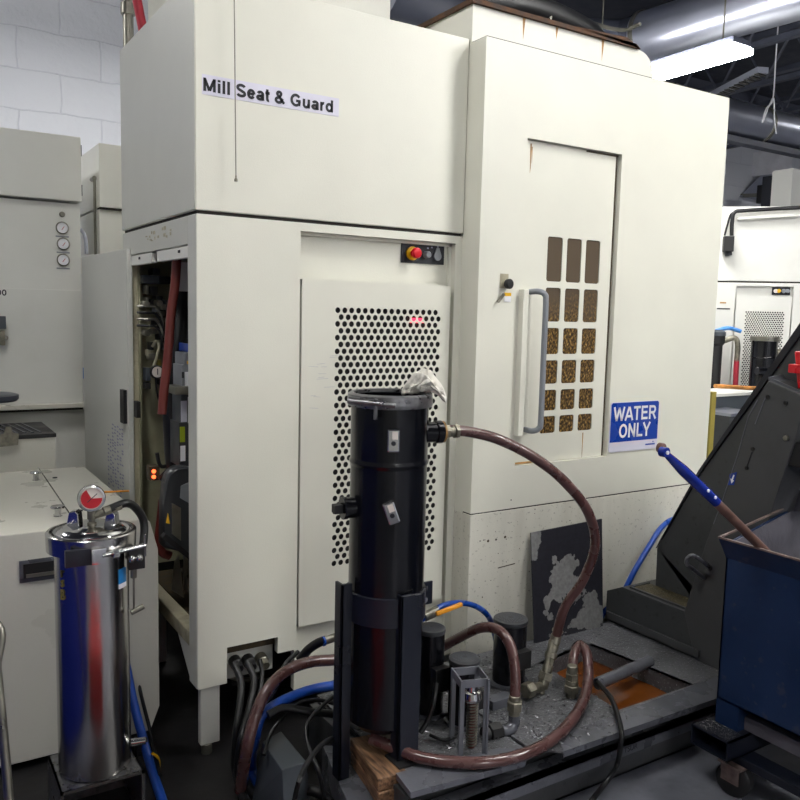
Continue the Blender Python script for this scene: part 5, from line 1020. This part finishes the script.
def shell(a0, a1, z0, z1, r, mt, name, n=10):
    m = MB(); A = []
    for k in range(n + 1):
        a = a0 + (a1 - a0) * k / n; A.append((m.bm.verts.new((FX + r * math.cos(a), FY + r * math.sin(a), z0)), m.bm.verts.new((FX + r * math.cos(a), FY + r * math.sin(a), z1))))
    for k in range(n): m.bm.faces.new((A[k][0], A[k + 1][0], A[k + 1][1], A[k][1]))
    return m.build(name, mt, sf)
shell(-1.02, -.66, .795, .842, r0 + .0016, 'lablue', 'blue_label'); shell(-1.02, -.66, .780, .795, r0 + .0016, 'white', 'white_label')
# ochre lettering running down the left side of the vessel
yl = FX


an = math.radians(-168)
for i, (ch, zc) in enumerate((('r', .845), ('s', .815), ('B', .775))):
    a = an + .3; rad = Vector((math.cos(a), math.sin(a), 0)); tan_ = Vector((-math.sin(a), math.cos(a), 0)); p = Vector((FX, FY, zc)) + rad * (r0 + .002)
    textmesh('marker_lettering', ch, .045, 'yellowtext', sf, facing(tan_, (0, 0, 1), p), off=.001, ext=.0004, sx=.8)

# edge of something dark at the far left
# ------------------------------------------------------------------ cabinets behind left
ca = thing('machine_cabinet', 'white machine cabinet with three round gauges at the far left', 'cabinet', (.5, 5.0, 0))
yA = 5.0
m = MB(); m.box((-1.2, yA, 1.075), (.96, 5.9, 2.225));  m.build('body', 'cabw', ca, smooth=False)
m = MB(); m.box((-1.2, yA - .05, 2.235), (.962, 5.9, 2.592)); m.build('header', 'cabw', ca, smooth=False, bevel=.004)
m = MB(); m.box((-1.2, yA - .018, 1.085), (.955, yA, 1.735)); m.build('lower_panel', 'cabw', ca, smooth=False, bevel=.003)
m = MB(); m.box((-1.2, yA - .07, 1.06), (.958, yA + .1, 1.085)); m.build('ledge', 'cover', ca, smooth=False, bevel=.003)
m = MB(); m.box((-1.2, yA + .06, 0.0), (1.1, 5.8, 1.06)); m.build('base', 'cabw', ca, smooth=False)
m = MB(); m.box((-1.2, yA - .04, 1.045), (.95, yA + .08, 1.06)); m.build('ledge_shadow_gap', 'seam', ca, smooth=False)
for i, (px0, py0) in enumerate(((62, 228), (63, 244), (63, 260))):
    c = Y(px0, py0, yA); g = MB().lathe([(0, 0), (.034, 0), (.036, .012), (.030, .016), (.029, .010), (0, .010)], c, (0, -1, 0), 28).build('pressure_gauge', 'zinc', ca)
    MB().lathe([(0, .0105), (.029, .0105), (.029, .012), (0, .012)], c, (0, -1, 0), 24).build('dial', 'white', g)
    MB().bar(c + Vector((-.004, -.013, -.012)), c + Vector((.010, -.013, .008)), .003, .001, up=(0, -1, 0)).build('needle', 'redp', g, smooth=False)
    MB().box(c + Vector((-.035, -.002, -.052)), c + Vector((.035, 0, -.044))).build('gauge_label', 'drive', ca, smooth=False)
c = Y(62, 214.5, yA); MB().lathe([(0, 0), (.016, 0), (.016, .01), (.010, .018), (0, .018)], c, (0, -1, 0), 20).build('push_button', 'zinc', ca)
c = Y(1.5, 292.5, yA - .019); letters('model_number', '00', .034, 'ink', ca, facing((1, 0, 0), (0, 0, 1), c))
for z_ in (2.52, 2.30): MB().box((.962, yA - .045, z_ - .03), (.967, yA - .03, z_ + .03)).build('hinge', 'dgrey', ca, smooth=False)
# bracket device on the panel at far left
c = Y(0, 325, yA - .02)
t = thing('panel_fixture', 'dark metal fixture mounted on the left cabinet panel at the picture edge', 'fixture', c)
MB().box(c + Vector((-.06, -.08, -.02)), c + Vector((.022, 0, .05)), .004).build('clamp', 'dgrey', t); MB().box(c + Vector((-.06, -.06, -.11)), c + Vector((.018, 0, -.03)), .004).build('plate', 'brass', t); MB().lathe([(.008, 0), (.014, 0), (.014, .008), (.008, .008)], c + Vector((.022, -.03, -.07)), (0, -1, 0), 14).build('ring', 'zinc', t)
cbb = thing('machine_cabinet', 'second white cabinet partly hidden between the gauge cabinet and the machine', 'cabinet', (1.3, 5.3, 0))
bx = Y(98, 144, 5.3).x; bz = Y(98, 144, 5.3).z
m = MB(); m.box((bx, 5.3, 0), (2.2, 6.6, bz - .39)); m.box((bx - .004, 5.26, bz - .38), (2.2, 6.6, bz)); m.build('body', 'cabw', cbb, smooth=False, bevel=.003)
m = MB(); m.box((bx + .0, 5.27, bz - .39), (2.2, 5.35, bz - .38)); m.build('seam', 'seam', cbb, smooth=False)
c = X(96, 176, bx); m = MB(); m.cyl((bx - .012, 5.36, 1.7), (bx - .012, 5.36, bz - .2), .008, 8); m.cyl((bx - .015, 5.34, bz - .2), (bx - .015, 5.42, bz - .2), .014, 8); m.build('side_conduit', 'zinc', cbb)
# conduit box between
c = Y(84, 262, 5.05); t = thing('outlet_box', 'pale electrical box with curved conduit beside the gauge cabinet', 'box', c)
MB().box((c.x - .03, 5.0, c.z - .07), (c.x + .05, 5.1, c.z + .02), .003).build('box', 'cover', t)
MB().tube([Y(80, 229, 5.05), Y(84, 234, 5.05), Y(86, 243, 5.05), Y(86.5, 254, 5.05)], .010, 10).build('conduit', 'galv', t)
tag(MB().box(Y(83.5, 368, 5.2), Y(86, 378, 5.25)).build('blue_tag', 'skyb', smooth=False), 'tiny blue object in the gap left of the open service door', 'tag')
# small box with black top
sbx = thing('parts_washer', 'beige box with a black ribbed top behind the pale cover box', 'box', (.4, 4.4, 0))
r1 = Y(55, 433, 4.3); l1 = Y(0, 425, 4.3)
m = MB(); m.box((-.4, 4.3, 0.01), (r1.x, 4.74, r1.z - .02)); m.build('body', 'creamdirty' if False else 'cover', sbx, smooth=False)
m = MB(); m.box((-.4, 4.29, r1.z - .02), (r1.x + .005, 4.75, r1.z)); m.build('black_top', 'blackmatte', sbx, smooth=False, bevel=.003)
m = MB()
for k in range(14): m.bar((r1.x - .06 - k * .035, 4.35, r1.z + .002), (r1.x - .10 - k * .035, 4.70, r1.z + .002), .012, .004)
m.build('rib', 'stool', sbx, smooth=False)
m = MB(); m.prism([Y(0, 447, 4.26), Y(18, 445, 4.26), Y(19, 434, 4.26), (Y(13, 433, 4.26)), Y(11, 427, 4.26), Y(6, 427, 4.26), Y(4, 434, 4.26), Y(0, 435, 4.26)], (0, .02, 0)); m.build('latch_bracket', 'brass', sbx, smooth=False)
c = Y(-12, 397, 4.5)
tag(MB().lathe([(0, -.02), (.13, -.02), (.14, -.01), (.14, .01), (.12, .016), (0, .018)], c, (0, 0, 1), 40).build('stool_seat', 'stool'), 'round slate grey stool seat at the left edge', 'stool')
bpy.data.objects['stool_seat']
s_ = bpy.data.objects['stool_seat']; st = thing('round_stool', 'round slate grey stool at the left edge above the beige box', 'stool', (c.x, c.y, 0))
del s_['label']; del s_['category']; s_.parent = st; s_.matrix_parent_inverse = Matrix.Translation((-c.x, -c.y, 0)); s_.name = 'seat'
MB().cyl((c.x, c.y, r1.z), (c.x, c.y, c.z - .018), .03, 16).build('post', 'zinc', st)

# ------------------------------------------------------------------ neighbouring machine, back right
A = Vector((5.988, 4.412, 0)); u = Vector((.7, -.714, 0)).normalized(); v = Vector((u.y * -1, u.x, 0)); v = v if v.y > 0 else -v
def W(s, d, z): p = A + u * s + v * d; return (p.x, p.y, z)
def wbox(m, s0, s1, d0, d1, z0, z1): return m.hexa([W(s0, d0, z0), W(s1, d0, z0), W(s1, d1, z0), W(s0, d1, z0), W(s0, d0, z1), W(s1, d0, z1), W(s1, d1, z1), W(s0, d1, z1)])
n2 = thing('machining_center', 'neighbouring white machining centre in the right background with perforated panel', 'machine', tuple(A))
m = MB(); wbox(m, -.9, 1.6, 0, 1.5, 1.985, 2.60); m.build('upper_housing', 'cabw', n2, smooth=False, bevel=.004)
m = MB(); wbox(m, -.9, 1.6, .012, 1.5, 1.972, 1.986); m.build('seam', 'seam', n2, smooth=False)
def wpos(px, py):  # point on the front plane
    r = ray(px, py); n_ = v; t = (A - Vector((0, 0, H))).dot(n_) / r.dot(n_); p = Vector((0, 0, H)) + r * t; return (p - A).dot(u), p.z
s_l = wpos(735, 300)[0]; s_r = wpos(793, 300)[0]; hs0, hz_t = wpos(745, 311); hs1 = wpos(785, 312)[0]
m = MB(); wbox(m, -.9, s_l, 0, 1.5, .1, 1.972); wbox(m, s_r, 1.6, 0, 1.5, .1, 1.972); wbox(m, s_l, s_r, .03, 1.5, .1, 1.972); wbox(m, s_l, s_r, 0, .03, 1.945, 1.972); m.build('lower_housing', 'cabw', n2, smooth=False)
m = MB(); pt2 = (hs1 - hs0) / 16.5; rp2 = pt2 * .866; nr2 = 40; fr = lambda x, y, z: W(x, y, z); dt = wpos(750, 296)[1]
perf(m, hs0, hs1, hz_t, nr2, 16, pt2, rp2, -.004, pt2 * .38, fr, 3, .003)
for (a0, a1, b0, b1) in ((s_l + .01, hs0, .3, dt), (hs1, s_r - .01, .3, dt), (hs0, hs1, .3, hz_t - nr2 * rp2), (hs0, hs1, hz_t, dt)):
    m.bm.faces.new([m.bm.verts.new(W(*q)) for q in ((a0, -.004, b0), (a1, -.004, b0), (a1, -.004, b1), (a0, -.004, b1))])
m.build('perforated_door', 'cabw', n2, smooth=False, recalc=False)
m = MB(); wbox(m, hs0 - .02, hs1 + .02, .004, .01, .35, hz_t + .02); m.build('mesh_backing', 'darkin', n2, smooth=False)
a = wpos(773, 287); b = wpos(790.5, 295)
m = MB(); wbox(m, a[0], b[0], .018, .03, b[1], a[1]); cp2 = m.build('control_plate', 'ink', n2, smooth=False)
for k, (px0, mt) in enumerate(((776, 'gauge'), (779, 'yellow'), (784, 'drive'), (788, 'drive'))):
    s0_, z0_ = wpos(px0, 291); m = MB(); m.cyl(W(s0_, .018, z0_), W(s0_, -.0, z0_), .017, 16); m.build('switch', mt, cp2)
a = wpos(717, 308); b = wpos(730, 309.5); m = MB(); wbox(m, a[0], b[0], -.002, .001, b[1], a[1]); m.build('slot', 'ink', n2, smooth=False)
a = wpos(720, 302); b = wpos(726, 303.5); m = MB(); wbox(m, a[0], b[0], -.002, .001, b[1], a[1]); m.build('tan_sticker', 'rustst', n2, smooth=False)
# small black device with cable on the housing
a = wpos(723, 237); b = wpos(732, 252)
dv = MB(); wbox(dv, a[0], b[0], -.08, 0, b[1], a[1]); dv = dv.build('limit_switch', 'blackmatte', n2, smooth=False)
def wp3(px, py, d=-.03): s, z = wpos(px, py); return Vector(W(s, d, z))
m = MB(); m.cyl(wp3(727, 250), wp3(728, 256), .03, 12); m.build('plunger', 'ink', n2)
m = MB(); m.tube([wp3(731, 236), wp3(731.5, 222), wp3(734, 213), wp3(745, 211), wp3(800, 208)], .016, 10); m.tube([wp3(724, 236), wp3(727, 225), wp3(731, 214), wp3(740, 212)], .008, 8); m.build('cable', 'blackcable', n2)
m = MB(); m.bar(wp3(737, 219), wp3(798, 215), .03, .025); m.build('cable_channel', 'side', n2, smooth=False)
# second black canister in front of it
def wcan(px, py_top, dist): pass

def proj(P):
    d = Vector(P) - Vector((0, 0, H)); cx = d.dot(right); cy = d.dot(down); cz = d.dot(fwd); return 400 + FOC * cx / cz, 400 + FOC * cy / cz
sc_ = min(((abs(proj(W(k / 200, -.35, 1.4))[0] - 764), k / 200) for k in range(-100, 200)))[1]; cc2 = Vector(W(sc_, -.35, 0))
def zfor(P, py): return min(((abs(proj((P.x, P.y, z / 200))[1] - py), z / 200) for z in range(0, 500)))[1]
rc = (Vector((cc2.x, cc2.y, H)) - Vector((0, 0, H))).dot(fwd) * 12.5 / FOC
zt2 = zfor(cc2, 337)
f2 = thing('filter_canister', 'small distant black canister before the perforated panel of the neighbouring machine', 'filter', (cc2.x, cc2.y, 0))
z46 = zfor(cc2, 357)
m = MB(); m.lathe([(0, .3), (rc, .32), (rc, z46 - .008), (rc * 1.04, z46), (rc, z46 + .01), (rc, zt2 - .03), (0, zt2 - .03)], (cc2.x, cc2.y, 0), n=36); m.build('vessel', 'black', f2)
m = MB(); m.lathe([(rc, -.035), (rc * 1.12, -.033), (rc * 1.12, 0), (rc, .002), (0, .002)], (cc2.x, cc2.y, zt2), n=36); m.build('clamp_ring', 'zinc', f2)
z70 = zfor(cc2, 370); m = MB(); q = Vector((cc2.x, cc2.y, z70)); m.cyl(q + Vector((-.5, -.5, 0)).normalized() * rc * .9, q + Vector((-.85, -.25, 0)).normalized() * rc * 1.45, rc * .33, 16); m.build('side_port', 'black', f2)
z50 = zfor(cc2, 352); m = MB(); q = Vector((cc2.x, cc2.y, z50)); m.cyl(q + Vector((.85, -.53, 0)).normalized() * rc * .9, q + Vector((.85, -.53, 0)).normalized() * rc * 1.5, rc * .3, 16); m.build('outlet_nozzle', 'brass', f2)
for k in range(3):
    a = k * 2.1; m = MB(); m.box((cc2.x + math.cos(a) * rc - .02, cc2.y + math.sin(a) * rc - .02, 0), (cc2.x + math.cos(a) * rc + .02, cc2.y + math.sin(a) * rc + .02, .6)); m.build('leg', 'navy', f2, smooth=False)
# slim black filter with blue lever and red hose
s0 = Vector(W(wpos(711, 340)[0], -.25, 0)); zt3 = zfor(s0, 331)
f3 = thing('slim_filter', 'slim dark filter with sky blue lever and red hose, right of the big machine', 'filter', (s0.x, s0.y, 0))
m = MB(); m.lathe([(0, 0), (.06, 0), (.06, zt3 - .12), (.075, zt3 - .1), (.075, zt3 - .03), (0, zt3 - .02)], (s0.x, s0.y, 0), n=28); m.build('vessel', 'blackmatte', f3)
m = MB(); m.lathe([(0, 0), (.08, 0), (.08, .03), (.05, .05), (0, .05)], (s0.x, s0.y, zt3 - .04), n=28); m.build('head', 'dgrey', f3)
m = MB(); q = Vector((s0.x, s0.y, zt3)); m.tube([q, q + Vector((.08, -.06, .025)), q + Vector((.16, -.12, .0))], .017, 10); m.build('blue_lever', 'skyb', f3)
q = Vector((s0.x, s0.y, zfor(s0, 341))); m = MB(); m.tube([q + Vector((.04, -.04, 0)), q + Vector((.11, -.10, .03)), q + Vector((.13, -.12, -.03)), q + Vector((.13, -.12, -.16))], .022, 10); m.build('elbow', 'brass', f3)
m = MB(); m.tube([q + Vector((.13, -.12, -.15)), q + Vector((.135, -.12, -.35)), q + Vector((.15, -.12, -.6)), q + Vector((.1, -.1, -1.2))], .022, 10); m.build('red_hose', 'redp', f3)
# its tank and clutter between the machines
gt = thing('coolant_tank', 'grey topped tank of the neighbouring machine seen past the right edge', 'tank', (4.6, 3.6, 0))
tzz = 1.12
q0 = Z(712, 389, tzz); q1 = Z(775, 381, tzz)
def ZZ(px, py, z): return Z(px, py, z)
m = MB(); tzp = .95
pA, pB, pC, pD = Y(712, 394, 3.75), Y(790, 386, 3.75), Y(790, 384, 4.05), Y(712, 386, 4.05)
m = MB(); zt_ = pA.z; m.box((pA.x - .3, 3.75, .02), (5.9, 4.05, zt_ - .02)); m.build('body', 'dgrey', gt, smooth=False)
m = MB(); m.box((pA.x - .3, 3.73, zt_ - .02), (5.9, 4.06, zt_)); m.build('top_sheet', 'cabw', gt, smooth=False)
m = MB(); m.box((pA.x - .2, 3.45, .02), (5.2, 3.73, zt_ - .12)); m.build('step_box', 'conv', gt, smooth=False); m = MB(); m.box((pA.x - .2, 3.44, zt_ - .12), (5.2, 3.73, zt_ - .10)); m.build('step_top', 'galv', gt, smooth=False)
m = MB(); m.box((pA.x - .2, 3.30, .02), (5.0, 3.44, .7)); m.build('side_box', 'hopper', gt, smooth=False)
a = Y(715, 386, 3.70); b = Y(757, 388.5, 3.70)
tag(MB().cyl(a, b, .016, 12).build('orange_rod', 'tan'), 'orange-tan rod lying on the neighbouring tank past the right edge', 'rod')
a = Y(714, 392, 3.1); tag(MB().box((a.x - .015, 3.1, 0), (a.x + .025, 3.14, a.z)).build('yellow_post', 'yellowtext', smooth=False), 'worn yellowish upright post just right of the machine edge', 'post')
# far grey-blue shelving glimpsed at the right edge low
# ------------------------------------------------------------------ unseen things added for the blue and red reflections in the stainless vessel
lk = thing('added_blue_cart', 'blue steel cart added left of the view for the blue reflection in the stainless filter', 'cart', (-.5, 2.2, 0))
MB().box((-1.0, 1.5, .02), (-.08, 2.95, .98)).build('body', 'bluecab', lk, smooth=False, bevel=.01)
MB().box((-.08, 1.55, .1), (-.07, 2.9, .9)).build('side_sheet', 'bluecab', lk, smooth=False)
MB().tube([(-.07, 2.45, .86), Y(-9, 620, 2.4), Y(-3, 670, 2.35), Y(3, 730, 2.3), Y(9, 800, 2.25), Y(12, 850, 2.2)], .012, 12).build('push_handle', 'zinc', lk)
rdk = thing('added_red_toolbox', 'red toolbox added below the view for the red reflection in the stainless filter', 'toolbox', (.3, 1.6, 0))
MB().box((.14, 1.2, .0), (.72, 1.78, .30)).build('body', 'redcab', rdk, smooth=False, bevel=.01)
MB().bar((.3, 1.5, .315), (.6, 1.5, .315), .03, .03).build('grip', 'blackmatte', rdk, smooth=False)

# ------------------------------------------------------------------ world and exposure
w = bpy.data.worlds.new('world'); S.world = w; w.use_nodes = True
w.node_tree.nodes['Background'].inputs[0].default_value = (.6, .62, .64, 1); w.node_tree.nodes['Background'].inputs[1].default_value = .05
S.view_settings.view_transform = 'Standard'; S.view_settings.look = 'None'; S.view_settings.exposure = 0.9; S.view_settings.gamma = 1
S.view_settings.use_curve_mapping = False
